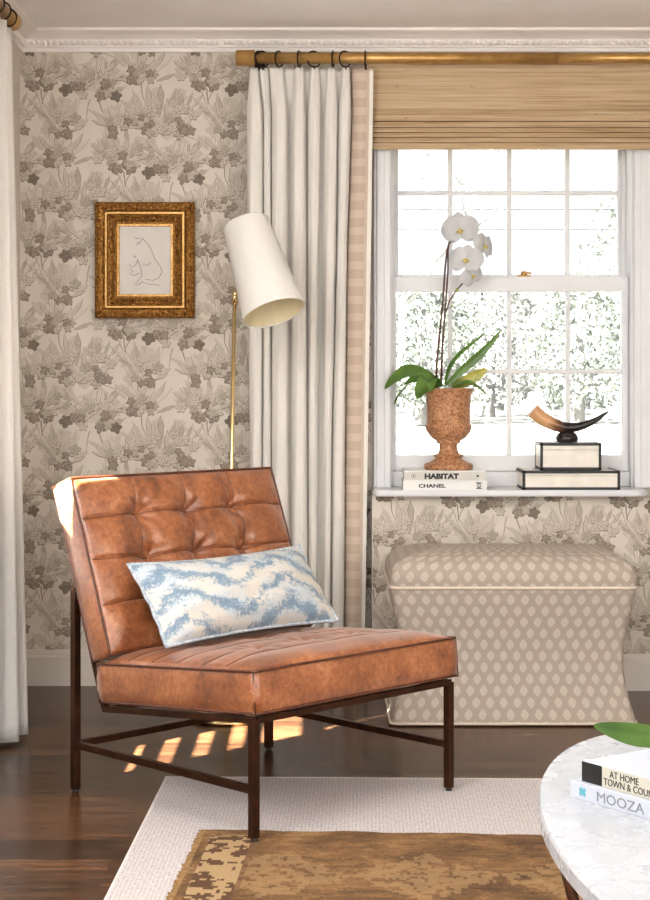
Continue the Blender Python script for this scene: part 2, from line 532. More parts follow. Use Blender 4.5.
def brown_rug():
    m, nt, b = base('faded_brown_rug', rough=.95)
    o = coord(nt, 'Object'); s = nd(nt, 'ShaderNodeSeparateXYZ', {0: o}); x, y = s.outputs[0], s.outputs[1]
    n1 = noise(nt, coord(nt, 'Object', (11, 32, 1)), 1, 7, .8, .8)
    n2 = noise(nt, coord(nt, 'Object', (120, 150, 1)), 1, 4, .8)
    n3 = noise(nt, o, 6, 5, .65)
    k = math_(nt, 'ADD', math_(nt, 'MULTIPLY', n1, .4), math_(nt, 'ADD', math_(nt, 'MULTIPLY', n2, .28), math_(nt, 'MULTIPLY', n3, .32)))
    field = ramp(nt, k, [(.4, lin(52, 32, 14)), (.47, lin(92, 63, 31)), (.53, lin(120, 86, 48)), (.62, lin(154, 120, 78))])
    # blocky pale medallions in the field
    px = nd(nt, 'ShaderNodeVectorMath', {0: o, 1: (.008, .013, 1)}, operation='SNAP').outputs[0]
    sp = nd(nt, 'ShaderNodeSeparateXYZ', {0: px})
    dx = math_(nt, 'ABSOLUTE', nd(nt, 'ShaderNodeMath', {0: math_(nt, 'ADD', sp.outputs[0], -.20), 1: .17}, operation='PINGPONG').outputs[0])
    dy = math_(nt, 'ABSOLUTE', math_(nt, 'ADD', sp.outputs[1], .37))
    dm = math_(nt, 'ADD', math_(nt, 'MULTIPLY', dx, .9), math_(nt, 'ADD', dy, math_(nt, 'MULTIPLY_ADD', noise(nt, px, 19, 3), .16, -.08)))
    pale = math_(nt, 'LESS_THAN', dm, .17)
    pale = math_(nt, 'MULTIPLY', pale, math_(nt, 'GREATER_THAN', noise(nt, px, 31, 2), .45))
    field = mix(nt, math_(nt, 'MULTIPLY', pale, .42), field, lin(158, 128, 88))
    # side border: pale blocks on dark brown
    vo = nd(nt, 'ShaderNodeTexVoronoi', {'Vector': px, 'Scale': 24}, distance='MANHATTAN').outputs[0]
    blk = math_(nt, 'GREATER_THAN', math_(nt, 'ADD', vo, math_(nt, 'MULTIPLY', n3, .5)), .98)
    bord = mix(nt, blk, mix(nt, n2, lin(66, 40, 18), lin(92, 60, 30)), lin(160, 132, 94))
    isb = math_(nt, 'MULTIPLY', math_(nt, 'GREATER_THAN', x, .022), math_(nt, 'LESS_THAN', x, .125))
    isb = math_(nt, 'MULTIPLY', isb, math_(nt, 'LESS_THAN', y, -.045))
    col = mix(nt, isb, field, bord)
    line = math_(nt, 'MULTIPLY', math_(nt, 'GREATER_THAN', y, -.062), math_(nt, 'LESS_THAN', y, -.05))
    line = math_(nt, 'ADD', line, math_(nt, 'MULTIPLY', math_(nt, 'GREATER_THAN', x, .125), math_(nt, 'LESS_THAN', x, .137)))
    col = mix(nt, math_(nt, 'MULTIPLY', math_(nt, 'MINIMUM', line, 1), .5), col, lin(96, 62, 32))
    nt.links.new(col, b.inputs['Base Color'])
    bump(nt, b, math_(nt, 'ADD', n2, n1), .6, .004)
    return m


M['brown'] = brown_rug()
M['fringe'] = mottled('rug_edge_wool', lin(120, 88, 50), lin(156, 122, 80), 140, .95)


def glass():
    m = bpy.data.materials.new('window_glass'); m.use_nodes = True; nt = m.node_tree; nt.nodes.clear()
    g = nd(nt, 'ShaderNodeBsdfGlossy', {'Color': (1, 1, 1, 1), 'Roughness': .02}); t = nd(nt, 'ShaderNodeBsdfTransparent', {'Color': (.985, .99, .99, 1)})
    fr = nd(nt, 'ShaderNodeFresnel', {'IOR': 1.25})
    mx = nd(nt, 'ShaderNodeMixShader', {0: fr.outputs[0], 1: t.outputs[0], 2: g.outputs[0]})
    o = nd(nt, 'ShaderNodeOutputMaterial', {0: mx.outputs[0]})
    return m


M['glass'] = glass()
M['lawn'] = mottled('pale_winter_lawn', lin(88, 90, 84), lin(95, 95, 90), .8, .9)
M['hedge'] = [leafmat('pale_evergreen_%d' % i, lin(a), lin(b)) for i, (a, b) in enumerate((((94, 100, 90), (106, 110, 101)), ((90, 97, 87), (102, 108, 98)), ((98, 98, 94), (108, 108, 104))))]
M['bark'] = mottled('grey_bark', lin(92, 90, 86), lin(108, 106, 102), 8, .9)
M['wire'] = base('power_line', lin(50, 50, 50), .8)[0]
M['shed'] = base('pale_siding', lin(104, 104, 103), .8)[0]
M['shedroof'] = base('grey_roof', lin(84, 84, 86), .8)[0]

# ------------------------------------------------------------------ the setting
XL, XR, YB, ZC = -1.1226, 2.35, 6.117, 2.405        # left wall, right wall, back wall, ceiling
WX0, WX1, WZ0, WZ1 = .236, 1.139, .705, 2.10         # window opening
BY, BX0 = 6.02, .17                                   # projecting wall under the window


# wallpaper print: half-drop repeat of leafy branches, part of the wall mesh
def leaf_poly(cx, cz, R, ang, lobes=5, depth=.42, n=28):
    pts = []
    for k in range(n):
        t = -PI + 2 * PI * (k + .5) / n
        env = .62 + .38 * math.cos(t / 2) ** 2
        lob = abs(math.cos(lobes * t / 2)) ** .9                  # broad lobes, narrow notches
        r = R * env * (1 - depth * .8 * (1 - lob)) * (1 + .05 * math.sin(9.7 * t + cx * 90))
        pts.append((cx + r * math.cos(t + ang), cz + r * math.sin(t + ang)))
    return pts


def lens_poly(cx, cz, L, w, ang, bend=0):
    pts = []
    for sgn in (1, -1):
        rng = range(0, 6) if sgn == 1 else range(5, -1, -1)
        for k in rng:
            t = k / 5; d = w * math.sin(PI * min(.98, max(.02, t))) ** .8 * (1 if k % 2 else .8)
            a = ang + bend * t
            pts.append((cx + L * t * math.cos(a) - sgn * d * math.sin(a), cz + L * t * math.sin(a) + sgn * d * math.cos(a)))
    return pts


def stroke_poly(pts, w0, w1):
    L, R = [], []
    for i, p in enumerate(pts):
        a = pts[max(0, i - 1)]; b = pts[min(len(pts) - 1, i + 1)]
        dx, dz = b[0] - a[0], b[1] - a[1]; l = math.hypot(dx, dz) or 1
        w = w0 + (w1 - w0) * i / (len(pts) - 1)
        L.append((p[0] - dz / l * w, p[1] + dx / l * w)); R.append((p[0] + dz / l * w, p[1] - dx / l * w))
    return L + R[::-1]


def motif():
    rnd = random.Random(11); out = []

    def branch(x, z, ang, L, w, curl):
        pts = [(x, z)]
        for k in range(7):
            ang += curl / 7 + rnd.uniform(-.14, .14)
            x += L / 7 * math.cos(ang); z += L / 7 * math.sin(ang); pts.append((x, z))
        out.append((stroke_poly(pts, w, w * .45), 3, 0)); return pts

    def cluster(cx, cz, w, h, n, dark=.5):
        # pale leaves behind, petals fanning out of the middle, dark lobed leaves hanging at the foot
        for k in range(int(n * .7)):
            a = rnd.uniform(0, 2 * PI); r = math.sqrt(rnd.random())
            x, z, R, al, lb = cx + .48 * w * r * math.cos(a), cz + .06 * h + .46 * h * r * math.sin(a), rnd.uniform(.028, .044), rnd.uniform(-.4, 3.5), rnd.choice((5, 6, 7))
            out.append((leaf_poly(x, z, R, al, lb, .34), 1, 1 + k * .001))
            for q_ in range(3): out.append((lens_poly(x, z, R * .8, .0010, al + rnd.uniform(-1.2, 1.2)), 2, 1.4))
        for k in range(int(n * 2.2)):
            x = cx + rnd.uniform(-.42, .42) * w; z = cz + rnd.uniform(-.34, .2) * h
            a = math.atan2(z - cz + .5 * h, (x - cx) * 1.1) + rnd.uniform(-.35, .35)
            L = rnd.uniform(.042, .088); wd = rnd.uniform(.006, .011); lay = 1.5 + k * .004
            out.append((lens_poly(x - .002 * math.cos(a), z - .003, L * 1.07, wd * 1.22, a), 3 if k % 3 == 0 else 2, lay))
            out.append((lens_poly(x, z, L, wd, a), rnd.choice((0, 1, 1, 2)), lay + .001))
            out.append((lens_poly(x, z, L * .85, .0012, a), 2, lay + .002))
        for k in range(int(n * 1.0)):
            a = rnd.uniform(0, 2 * PI); r = math.sqrt(rnd.random())
            x = cx + .46 * w * r * math.cos(a); z = cz - .08 * h + .34 * h * r * math.sin(a)
            al = math.atan2(z - cz + .2 * h, x - cx) + rnd.uniform(-.6, .6); R = rnd.uniform(.017, .027); lay = 2.2 + k * .006; lb = rnd.choice((5, 6))
            out.append((leaf_poly(x + .001, z - .0025, R * 1.07, al, lb, .5), 3, lay))
            out.append((leaf_poly(x, z, R, al, lb, .5), rnd.choice((1, 1, 2)), lay + .001))
            for q_ in (-.7, 0, .7): out.append((lens_poly(x - R * .3 * math.cos(al), z - R * .3 * math.sin(al), R * 1.1, .0011, al + q_), 3, lay + .002))
        m = max(4, int(n * dark * .75)); cl = [rnd.uniform(.1, .9) for _ in range(max(2, m // 4))]
        for k in range(m):
            t = min(1, max(0, cl[k % len(cl)] + rnd.uniform(-.13, .13)))
            x = cx + (t - .5) * w * .9; z = cz - h * (.2 + .22 * math.sin(PI * t)) + rnd.uniform(-.02, .045)
            R = rnd.uniform(.017, .028); al = rnd.uniform(-2.6, -.5); lay = 3 + k * .006
            out.append((leaf_poly(x, z, R * 1.05, al, 5, .6), 4, lay))
            out.append((leaf_poly(x + .001, z + .002, R * .95, al, 5, .6), rnd.choice((2, 3, 3, 3)), lay + .001))
            for q_ in (-.6, .6): out.append((lens_poly(x - R * .3 * math.cos(al), z - R * .3 * math.sin(al), R, .0010, al + q_), 2, lay + .002))
    # positions inside a repeat of .61 x .305 (half-drop makes the rest)
    branch(.10, .13, -1.1, .13, .0022, -.6); branch(.07, .13, -2.0, .09, .0018, .5)
    branch(.26, .19, -1.7, .12, .002, .7)
    branch(.37, .02, -.5, .11, .0018, .8); branch(.33, .02, -2.2, .10, .0018, -.6)
    branch(.50, .17, -1.4, .13, .0024, -.5); branch(.53, .17, -2.2, .10, .0018, .7); branch(.47, .17, -.9, .08, .0018, -.4)
    branch(.56, .01, -1.9, .11, .0018, .5)
    cluster(.085, .205, .185, .14, 13, .8)
    cluster(.255, .235, .15, .11, 9, .8)
    cluster(.345, .075, .24, .17, 19, .8)
    cluster(.50, .235, .23, .11, 14, .8)
    cluster(.565, .055, .14, .12, 8, .8)
    cluster(.185, .05, .12, .08, 6, .8)
    out.append((leaf_poly(.592, .17, .032, -1.7, 5, .5), 4, 3.5))
    out.append((leaf_poly(.165, .145, .028, -1.2, 5, .5), 4, 3.5))
    return sorted(out, key=lambda e: e[2])


MOTIF = motif()


def paper_on(mb, y, rects, x_off=-.02, z_off=2.33, yaxis=True):
    """print on a vertical face at depth y; rects (x0,x1,z0,z1) get clipped"""
    for (x0, x1, z0, z1) in rects:
        j0 = int((z0 - z_off) / .305) - 2; j1 = int((z1 - z_off) / .305) + 2
        i0 = int((x0 - x_off) / .61) - 2; i1 = int((x1 - x_off) / .61) + 2
        for j in range(j0, j1 + 1):
            for i in range(i0, i1 + 1):
                ox = x_off + i * .61 + (.305 if j % 2 else 0); oz = z_off + j * .305
                if ox > x1 + .1 or ox < x0 - .8 or oz > z1 + .2 or oz < z0 - .5: continue
                for k, (poly, mi, lay) in enumerate(MOTIF):
                    cx = sum(p[0] for p in poly) / len(poly) + ox; cz = sum(p[1] for p in poly) / len(poly) + oz
                    if not (x0 < cx < x1 and z0 < cz < z1): continue
                    d = y - .0002 - k * 3e-6 - (j % 3) * 1e-6
                    mb.add([(min(max(p[0] + ox, x0), x1), d, min(max(p[1] + oz, z0), z1)) for p in poly], [list(range(len(poly)))[::-1]], mi, None, False)


w = MB()
for r in ((XL - .15, WX0, YB, YB + .2, 0, ZC + .1), (WX1, XR + .15, YB, YB + .2, 0, ZC + .1), (WX0, WX1, YB, YB + .2, WZ1, ZC + .1), (WX0, WX1, YB, YB + .2, 0, WZ0), (BX0, 1.42, BY, YB, 0, .705)):
    w.box(*r)
paper_on(w, YB, [(XL, .17, .1, 2.335), (1.25, XR, .1, 2.335)])
paper_on(w, BY, [(BX0 + .002, 1.42, .1, .705)])
tag(w.build('wall_back', M['wp'], clean=False), 'back wall papered in taupe leafy branches on greige', 'wall', kind='structure')

w = MB()      # left wall; its out-of-frame opening is made up to shape the sun
SY0, SY1, SZ0, SZ1 = 4.05, 4.76, .53, 1.42
for r in ((XL - .03, XL, -2.6, 2.5, ZC + .1, 4.4), (XL - .03, XL, -2.6, SY0, 0, ZC + .1), (XL - .03, XL, SY1, YB, 0, ZC + .1), (XL - .03, XL, SY0, SY1, 0, SZ0), (XL - .03, XL, SY0, SY1, SZ1, ZC + .1)):  # slab above the ceiling added to keep stray sun out
    w.box(*r)
tag(w.build('wall_left', [M['wp'][0]]), 'left side wall behind the white curtain', 'wall', kind='structure')
w = MB(); w.box(XR, XR + .15, 1.8, YB, 0, ZC + .1)
tag(w.build('wall_right', [M['plaster']]), 'right side wall beyond the frame', 'wall', kind='structure')
w = MB(); w.box(XL - .15, XR + .15, -2.6, YB + .2, -.1, 0)
tag(w.build('floor', [M['floor']]), 'dark walnut plank floor with a soft sheen', 'floor', kind='structure')
w = MB(); w.box(XL - .15, XR + .15, 1.5, YB, ZC, ZC + .1)
tag(w.build('ceiling', [M['ceiling']]), 'smooth off-white ceiling', 'ceiling', kind='structure')

# baseboards
bp = lambda y: [(y, 0), (y - .018, 0), (y - .018, .105), (y - .013, .112), (y - .013, .118), (y - .006, .13), (y, .132)]
w = MB(); w.prism(bp(YB), XL, BX0, 'x')
w.prism(bp(BY), BX0, 1.42, 'x'); w.box(BX0 - .015, BX0, BY - .018, YB, 0, .13); w.prism(bp(YB), 1.42, XR, 'x')
tag(w.build('baseboard_back', [M['base']]), 'white moulded baseboard along the papered back wall', 'baseboard', kind='structure')
w = MB(); w.prism([(XL + (YB - a), b) for a, b in bp(YB)], .2, YB - .018, 'y')
tag(w.build('baseboard_left', [M['base']]), 'white moulded baseboard along the left wall', 'baseboard', kind='structure')

# crown with bead row
cp = [(0, 2.328), (.014, 2.328), (.014, 2.342), (.02, 2.345), (.024, 2.372), (.036, 2.378), (.05, 2.386), (.066, 2.392), (.074, 2.396), (.074, ZC), (0, ZC)]
w = MB(); w.prism([(YB - a, b) for a, b in cp], XL, XR, 'x')
for k in range(int((1.45 - XL) / .0215)):
    w.ball((XL + .03 + k * .0215, YB - .024, 2.358), .0098, n=8)
tag(w.build('trim_1', [M['crown']]), 'white crown moulding with a bead row on the back wall', 'crown moulding', kind='structure')
w = MB(); w.prism([(XL + a, b) for a, b in cp], 1.5, YB - .02, 'y')
for k in range(55):
    w.ball((XL + .024, YB - .03 - k * .0215, 2.358), .0098, n=8)
tag(w.build('trim_2', [M['crown']]), 'white crown moulding along the left wall', 'crown moulding', kind='structure')

# window shelf
b = bmesh.new()
SX0, SX1, SYF = .172, 1.165, 5.945
outl = []
for (cx, cy, a0) in ((SX0 + .03, SYF + .03, PI), (SX1 - .05, SYF + .05, 1.5 * PI)):
    r = .03 if cx < .5 else .05
    outl += [(cx + r * math.cos(a0 + t * PI / 16), cy + r * math.sin(a0 + t * PI / 16)) for t in range(9)]
outl += [(SX1, YB - .002), (WX1, YB - .002), (WX1, YB + .195), (WX0, YB + .195), (WX0, YB - .002), (SX0, YB - .002)]
vs = [b.verts.new((x, y, .706)) for x, y in outl]
f = b.faces.new(vs)
ex = bmesh.ops.extrude_face_region(b, geom=[f])
for v in ex['geom']:
    if isinstance(v, bmesh.types.BMVert): v.co.z = .728
bmesh.ops.recalc_face_normals(b, faces=b.faces)
bmesh.ops.bevel(b, geom=[e for e in b.edges if abs(e.verts[0].co.z - e.verts[1].co.z) < 1e-6], offset=.005, segments=2, affect='EDGES')
w = MB(); w.bm(b, smooth=False)
tag(w.build('trim_3', [M['trim']]), 'white window shelf with rounded corners below the sash window', 'window shelf', kind='structure')

# the sash window
win = thing('window_1', 'white double-hung sash window with divided panes above the shelf', 'window', ((WX0 + WX1) / 2, YB, .73), kind='structure')
w = MB()
for (x0, x1) in ((.178, WX0 + .004), (WX1 - .004, 1.245)):
    w.box(x0, x1, YB - .024, YB, .728, 2.17, .003)
    w.box(x0 + (.01 if x0 < .5 else .022), x1 - (.022 if x0 < .5 else .01), YB - .03, YB - .024, .728, 2.17, .003)
w.box(.178, 1.245, YB - .026, YB, 2.095, 2.17, .003)
w.build('casing', M['trim'], win, True)
w = MB()                                     # jambs, stops and apron step
for (x0, x1) in ((WX0, WX0 + .012), (WX1 - .012, WX1)):
    w.box(x0, x1, YB, YB + .19, .728, 2.1)
w.box(WX0 + .012, WX0 + .026, YB + .105, YB + .12, .75, 2.1, .002); w.box(WX1 - .026, WX1 - .012, YB + .105, YB + .12, .75, 2.1, .002)
w.box(WX0, WX1, YB, YB + .19, 2.085, 2.1); w.box(WX0 + .012, WX1 - .012, YB + .025, YB + .19, .728, .783, .004)
w.build('jamb', M['trim'], win, True)


def sash(name, yc, gx0, gx1, gz0, gz1, fx0, fx1, fz0, fz1, vx, hz, th=.034):
    w = MB()
    y0, y1 = yc - th / 2, yc + th / 2
    w.box(fx0, gx0, y0, y1, fz0, fz1, .003); w.box(gx1, fx1, y0, y1, fz0, fz1, .003)
    w.box(gx0 - .002, gx1 + .002, y0, y1, fz0, gz0, .003); w.box(gx0 - .002, gx1 + .002, y0, y1, gz1, fz1, .003)
    for x in vx: w.box(x - .0085, x + .0085, yc - .012, yc + .012, gz0 - .002, gz1 + .002, .004)
    for z in hz: w.box(gx0 - .002, gx1 + .002, yc - .0115, yc + .0115, z - .0085, z + .0085, .004)
    o = w.build(name, M['trim'], win, True)
    g = MB(); g.box(gx0 - .003, gx1 + .003, yc - .0015, yc + .0015, gz0 - .003, gz1 + .003)
    g.build('glass_pane', M['glass'], o, True)
    return o


yl = YB + .065; yu = YB + .145
q = lambda px, Y: (px - CX) * Y / F
z_ = lambda py, Y: HC - (py - CY) * Y / F
sash('lower_sash', yl, q(396, yl), q(621, yl), z_(455, yl), z_(292, yl), WX0 + .013, WX1 - .013, .785, z_(277, yl), [q(450, yl), q(509, yl), q(567.5, yl)], [z_(371.5, yl)])
sash('upper_sash', yu, q(398, yu), q(617, yu), z_(276, yu) + .004, 2.06, WX0 + .013, WX1 - .013, z_(291, yu), 2.086, [q(450, yu), q(509, yu), q(567, yu)], [z_(193.5, yu), z_(120, yu)])
w = MB(); lx, lz = q(524, yl), z_(277, yl)
w.box(lx - .023, lx + .023, yl - .013, yl + .013, lz, lz + .006, .0015); w.lathe([(.012, lz + .006), (.012, lz + .016), (.008, lz + .021), (0, lz + .022)], (lx, yl, 0), 16)
w.bar((lx - .002, yl - .004, lz + .018), (lx + .026, yl - .016, lz + .012), .008, .007)
lk = w.build('sash_lock', M['old_brass'], win, True); lk['label'] = 'small brass sash lock'

# unseen side opening, its slats and panels invented to shape the sun patches
sw = thing('window_2', 'unseen slatted opening in the left wall, made up to shape the sun patches', 'window', (XL - .07, 4.33, SZ0), kind='structure')
w = MB()
for (y0, y1, z0, z1) in ((SY0 - .06, SY0, SZ0 - .06, SZ1 + .06), (SY1, SY1 + .06, SZ0 - .06, SZ1 + .06), (SY0, SY1, SZ0 - .06, SZ0), (SY0, SY1, SZ1, SZ1 + .06)):
    w.box(XL - .0, XL + .02, y0, y1, z0, z1, .003)
w.build('casing', M['trim'], sw, True)
w = MB()
w.box(XL - .03, XL - .005, SY0, SY1, 1.072, 1.135, .002)                    # mid rail
w.box(XL - .03, XL - .005, SY0, SY0 + .02, SZ0, SZ1, .002); w.box(XL - .03, XL - .005, 4.24, SY1, 1.135, SZ1, .002)
w.box(XL - .03, XL - .005, SY0 + .02, 4.19, SZ0, 1.072, .002)  # solid panels added to trim the sun patches
w.build('sun_mask_frame', M['trim'], sw, True)
w = MB()
for k in range(4):
    zc = SZ0 + .085 + k * .1
    w.box(XL - .03, XL - .005, SY0 + .02, SY1, zc - .019, zc + .019, .004)
w.build('sun_slat', M['trim'], sw, True)

# ------------------------------------------------------------------ curtain on the back wall with its rod
RODY, RODZ = 5.99, z_(58, 5.99)
rod = thing('curtain_rod', 'brass curtain rod with collar end running above the window', 'curtain rod', (.5, RODY, RODZ))
w = MB(); w.tube([(q(254, RODY), RODY, RODZ), (1.0 * q(557, RODY), RODY, RODZ)], .0205, 20); w.tube([(q(557, RODY), RODY, RODZ), (1.6, RODY, RODZ)], .0185, 20)
w.build('rod', M['old_brass'], rod, True)
w = MB(); xa, xb = q(236, RODY), q(254.5, RODY)
prof = [(0, xa), (.026, xa), (.0288, xa + .004), (.0288, xb - .006), (.031, xb - .004), (.031, xb), (0, xb)]
w.lathe(prof, n=24, M=Matrix(((0, 0, 1, 0), (1, 0, 0, RODY), (0, 1, 0, RODZ), (0, 0, 0, 1))))
w.build('end_cap', M['old_brass'], rod, True)
w = MB(); w.bar((q(258.5, RODY), RODY + .02, RODZ), (q(258.5, RODY), YB, RODZ), .02, .014); w.box(q(258.5, RODY) - .02, q(258.5, RODY) + .02, YB - .006, YB, RODZ - .035, RODZ + .035, .002)
w.build('bracket', M['ring'], rod, True)

cur = thing('curtain', 'cream pinch-pleated linen curtain with tan tape edge beside the window', 'curtain', (q(305, 6.0), 5.99, .01))
CYc = 5.995
LV = [  # y px, fold edges, tape edges
    (68, [250, 258, 268, 284, 295, 304, 310, 319, 327, 335, 342, 349.5], [352, 373.5]),
    (80, [249, 259, 269, 285, 294, 304.5, 309, 320, 326, 336, 341, 350.5], [352, 373.5]),
    (112, [246.5, 263, 271, 288, 291.5, 306, 307.5, 321, 324, 338, 338.5, 351.5], [352, 373]),
    (250, [247, 263, 271, 288, 291, 306.5, 308, 319, 323.5, 336, 337, 347], [347.5, 371]),
    (450, [250, 262, 271, 289, 291.5, 307.5, 308.5, 318, 323, 331.5, 332.5, 345], [345.5, 368]),
    (690, [250, 261, 271, 290, 292, 308, 309, 317, 322, 330, 331, 344], [344.5, 364])]


def section(py):
    for a, b in zip(LV, LV[1:]):
        if py <= b[0]:
            f = (py - a[0]) / (b[0] - a[0])
            return [u + (v - u) * f for u, v in zip(a[1], b[1])], [u + (v - u) * f for u, v in zip(a[2], b[2])]
    return LV[-1][1], LV[-1][2]


def csec(py):
    e, tp = section(py)
    top = max(0, 1 - (py - 68) / 40)
    pts = []
    folds = [(e[0], e[1], .042), (e[1] + .6, e[2], .034), (e[2] + .8, e[3], .046), (e[3], e[4], 0), (e[4], e[5], .05), (e[6], e[7], .048), (e[7], e[8], 0), (e[8], e[9], .046), (e[10], e[11], .044)]
    for (a, b, A) in folds:
        if A == 0:
            for t in (.25, .75): pts.append((a + (b - a) * t, .0))
            continue
        A *= 1.45 * (1 - .5 * top)
        for k in range(13):
            t = k / 12
            bul = math.sin(PI * t) ** .5
            pin = 1 - top * .3 * math.exp(-((t - .5) / .1) ** 2) * 1.0 - top * .22 * math.exp(-((abs(t - .5) - .3) / .08) ** 2) * 0
            pts.append((a + (b - a) * (1 - math.cos(PI * t)) / 2, A * bul * pin))
    return pts, tp


rows = [68 + (690 - 68) * (k / 60) ** 1.25 for k in range(61)]
S = [csec(r) for r in rows]
n = len(S[0][0])
w = MB(); vs = []
for k, r in enumerate(rows):
    z = z_(r, CYc) if k < 60 else .012
    for i, (px, d) in enumerate(S[k][0]):
        vs.append((q(px, CYc), CYc + .02 - d + .003 * math.sin(i * 1.7 + r * .02), z))
w.add(vs, [[k * n + i, k * n + i + 1, (k + 1) * n + i + 1, (k + 1) * n + i] for k in range(60) for i in range(n - 1)])
o = w.build('panel', M['linen'], cur, True, False)
sm = o.modifiers.new('thick', 'SOLIDIFY'); sm.thickness = .0025; sm.offset = 1
w = MB()


def tapef(u, v):
    k = v * 60; i = min(59, int(k)); f = k - i
    a = S[i][1][0] + (S[i + 1][1][0] - S[i][1][0]) * f; b = S[i][1][1] + (S[i + 1][1][1] - S[i][1][1]) * f
    z = (z_(rows[i], CYc) if i < 60 else .012) * (1 - f) + (z_(rows[i + 1], CYc) if i + 1 < 60 else .012) * f
    px = a + (b - a) * u
    return (q(px, CYc), CYc + .02 - .016 * math.sin(PI * min(1, u * 1.1)) - .004 * math.sin(z * 5), z)


w.grid(tapef, 14, 60, 0, lambda u, v: (u, tapef(u, v)[2]))
o = w.build('tape_trim', M['tape'], cur, True, False); o['label'] = 'tan banded tape trim along the leading edge'
sm = o.modifiers.new('thick', 'SOLIDIFY'); sm.thickness = .0025
ringpx = [259, 262.5, 279, 299, 314, 333, 345, 365.5]
for k, px in enumerate(ringpx):
    x = q(px, RODY); w = MB()
    tl = (.5, .9, .5, .2, 1.0, .15, .8, .1)[k]
    w.tube([(x + .0285 * math.sin(a) * math.sin(tl), RODY + .0285 * math.sin(a) * math.cos(tl), RODZ - .004 + .0285 * math.cos(a)) for a in [2 * PI * t / 24 for t in range(24)]], .0028, 8, closed=True)
    w.tube([(x, RODY, RODZ - .032), (x + .002, RODY + .002, RODZ - .042)], .0035, 8)
    w.build('ring', M['ring'], cur, True)

# ------------------------------------------------------------------ left curtain
XC = -1.0
RZ2 = 2.27
lrod = thing('curtain_rod', 'brass rod end on the left wall above the white curtain', 'curtain rod', (XC, 4.2, RZ2))
w = MB(); w.tube([(XC, 2.6, RZ2), (XC, 5.27, RZ2)], .02, 20); w.build('rod', M['old_brass'], lrod, True)
w = MB(); w.lathe([(0, 5.27), (.027, 5.27), (.029, 5.275), (.029, 5.325), (.025, 5.33), (0, 5.33)], n=24, M=Matrix(((1, 0, 0, XC), (0, 0, 1, 0), (0, 1, 0, RZ2), (0, 0, 0, 1))))
w.build('end_cap', M['old_brass'], lrod, True)
w = MB(); w.bar((XC - .02, 5.2, RZ2), (XL, 5.2, RZ2), .016, .014); w.build('bracket', M['ring'], lrod, True)
lc = thing('curtain', 'plain white curtain hanging at the left edge on the side wall', 'curtain', (XC, 5.0, .012))


def lcf(u, v):
    z = .015 + (2.235 - .015) * (1 - v)
    y = 5.275 - u * .62 + .012 * math.sin(u * 9)
    amp = .022 + .026 * v
    ph = u * 2 * PI * 5 + .5
    x = XC - .008 + .012 * v - .075 * v * min(1, max(0, u - .12) * 3) + amp * (math.sin(ph) + .25 * math.sin(2.3 * ph + 1)) + (.03 * v if u < .3 else .03 * v)
    if u < .03: x = x - .02
    return (x, y - .045 * v * (1 - u), z)


w = MB(); w.grid(lcf, 110, 40)
o = w.build('panel', M['sheer'], lc, True, False)
sm = o.modifiers.new('thick', 'SOLIDIFY'); sm.thickness = .003
for k in range(6):
    y = 5.24 - k * .1; w = MB()
    w.tube([(XC + .0285 * math.sin(a), y, RZ2 - .004 + .0285 * math.cos(a)) for a in [2 * PI * t / 20 for t in range(20)]], .0028, 8, closed=True)
    w.build('ring', M['ring'], lc, True)

# ------------------------------------------------------------------ woven roman shade
sh = thing('roman_shade', 'woven bamboo roman shade folded up over the top of the window', 'window shade', (.72, 6.07, z_(150, 6.06)))
sx0, sx1 = q(366, 6.06), 1.30
ztop, zbot = z_(56, 6.06), z_(150, 6.06)
w = MB()
prof = [(6.075, ztop), (6.068, z_(108, 6.06)), (6.055, z_(112, 6.06)), (6.058, z_(114, 6.06)), (6.066, z_(116, 6.06))]
w.prism(prof + [(p[0] + .006, p[1] - .0) for p in prof[::-1]], sx0, sx1, 'x')
w.box(sx0, sx1, 6.078, YB - .028, ztop - .025, ztop + .0)
w.build('valance', M['bamboo'], sh, True)
zz = [z_(p, 6.06) for p in (114, 122, 128, 133, 138, 143, 150)]
for k in range(6):
    w = MB(); a, b_ = zz[k], zz[k + 1]; yy = 6.06 - .0022 * k
    w.prism([(yy + .010, a + .004), (yy + .002, a - .001), (yy - .004, b_ + .004), (yy - .003, b_ + .001), (yy + .001, b_), (yy + .006, b_ + .003), (yy + .016, a)], sx0 + .001 * k, sx1, 'x')
    w.build('fold', M['bamboo'], sh, True)
w = MB()
for py in (121.5, 127.8, 132.8, 137.8, 143):
    w.tube([(sx0 + .002, 6.043, z_(py, 6.05)), (sx1, 6.043, z_(py, 6.05))], .0013, 6)
w.build('reed', M['cord'], sh, True)

# ------------------------------------------------------------------ framed drawing
FX0, FX1, FZ1, FZ0 = q(95, 6.09), q(194.5, 6.09), z_(202, 6.09), z_(318, 6.09)
fc = ((FX0 + FX1) / 2, YB, (FZ0 + FZ1) / 2)
fr = thing('picture_frame', 'small line drawing in a carved gilt frame on the papered wall', 'framed picture', fc)
W2, H2 = (FX1 - FX0) / 2, (FZ1 - FZ0) / 2


def rectring(mb, steps, c, mi=0):
    """mitred moulding: (inset, depth toward the room) steps"""
    rings = []
    for (ins, d) in steps:
        w_, h_ = W2 - ins, H2 - ins
        rings.append([(c[0] + sx * w_, YB - d, c[2] + sz * h_) for sx, sz in ((-1, -1), (1, -1), (1, 1), (-1, 1))])
    vs = [p for r in rings for p in r]
    mb.add(vs, [[i * 4 + k, i * 4 + (k + 1) % 4, (i + 1) * 4 + (k + 1) % 4, (i + 1) * 4 + k] for i in range(len(rings) - 1) for k in range(4)], mi, None, False)


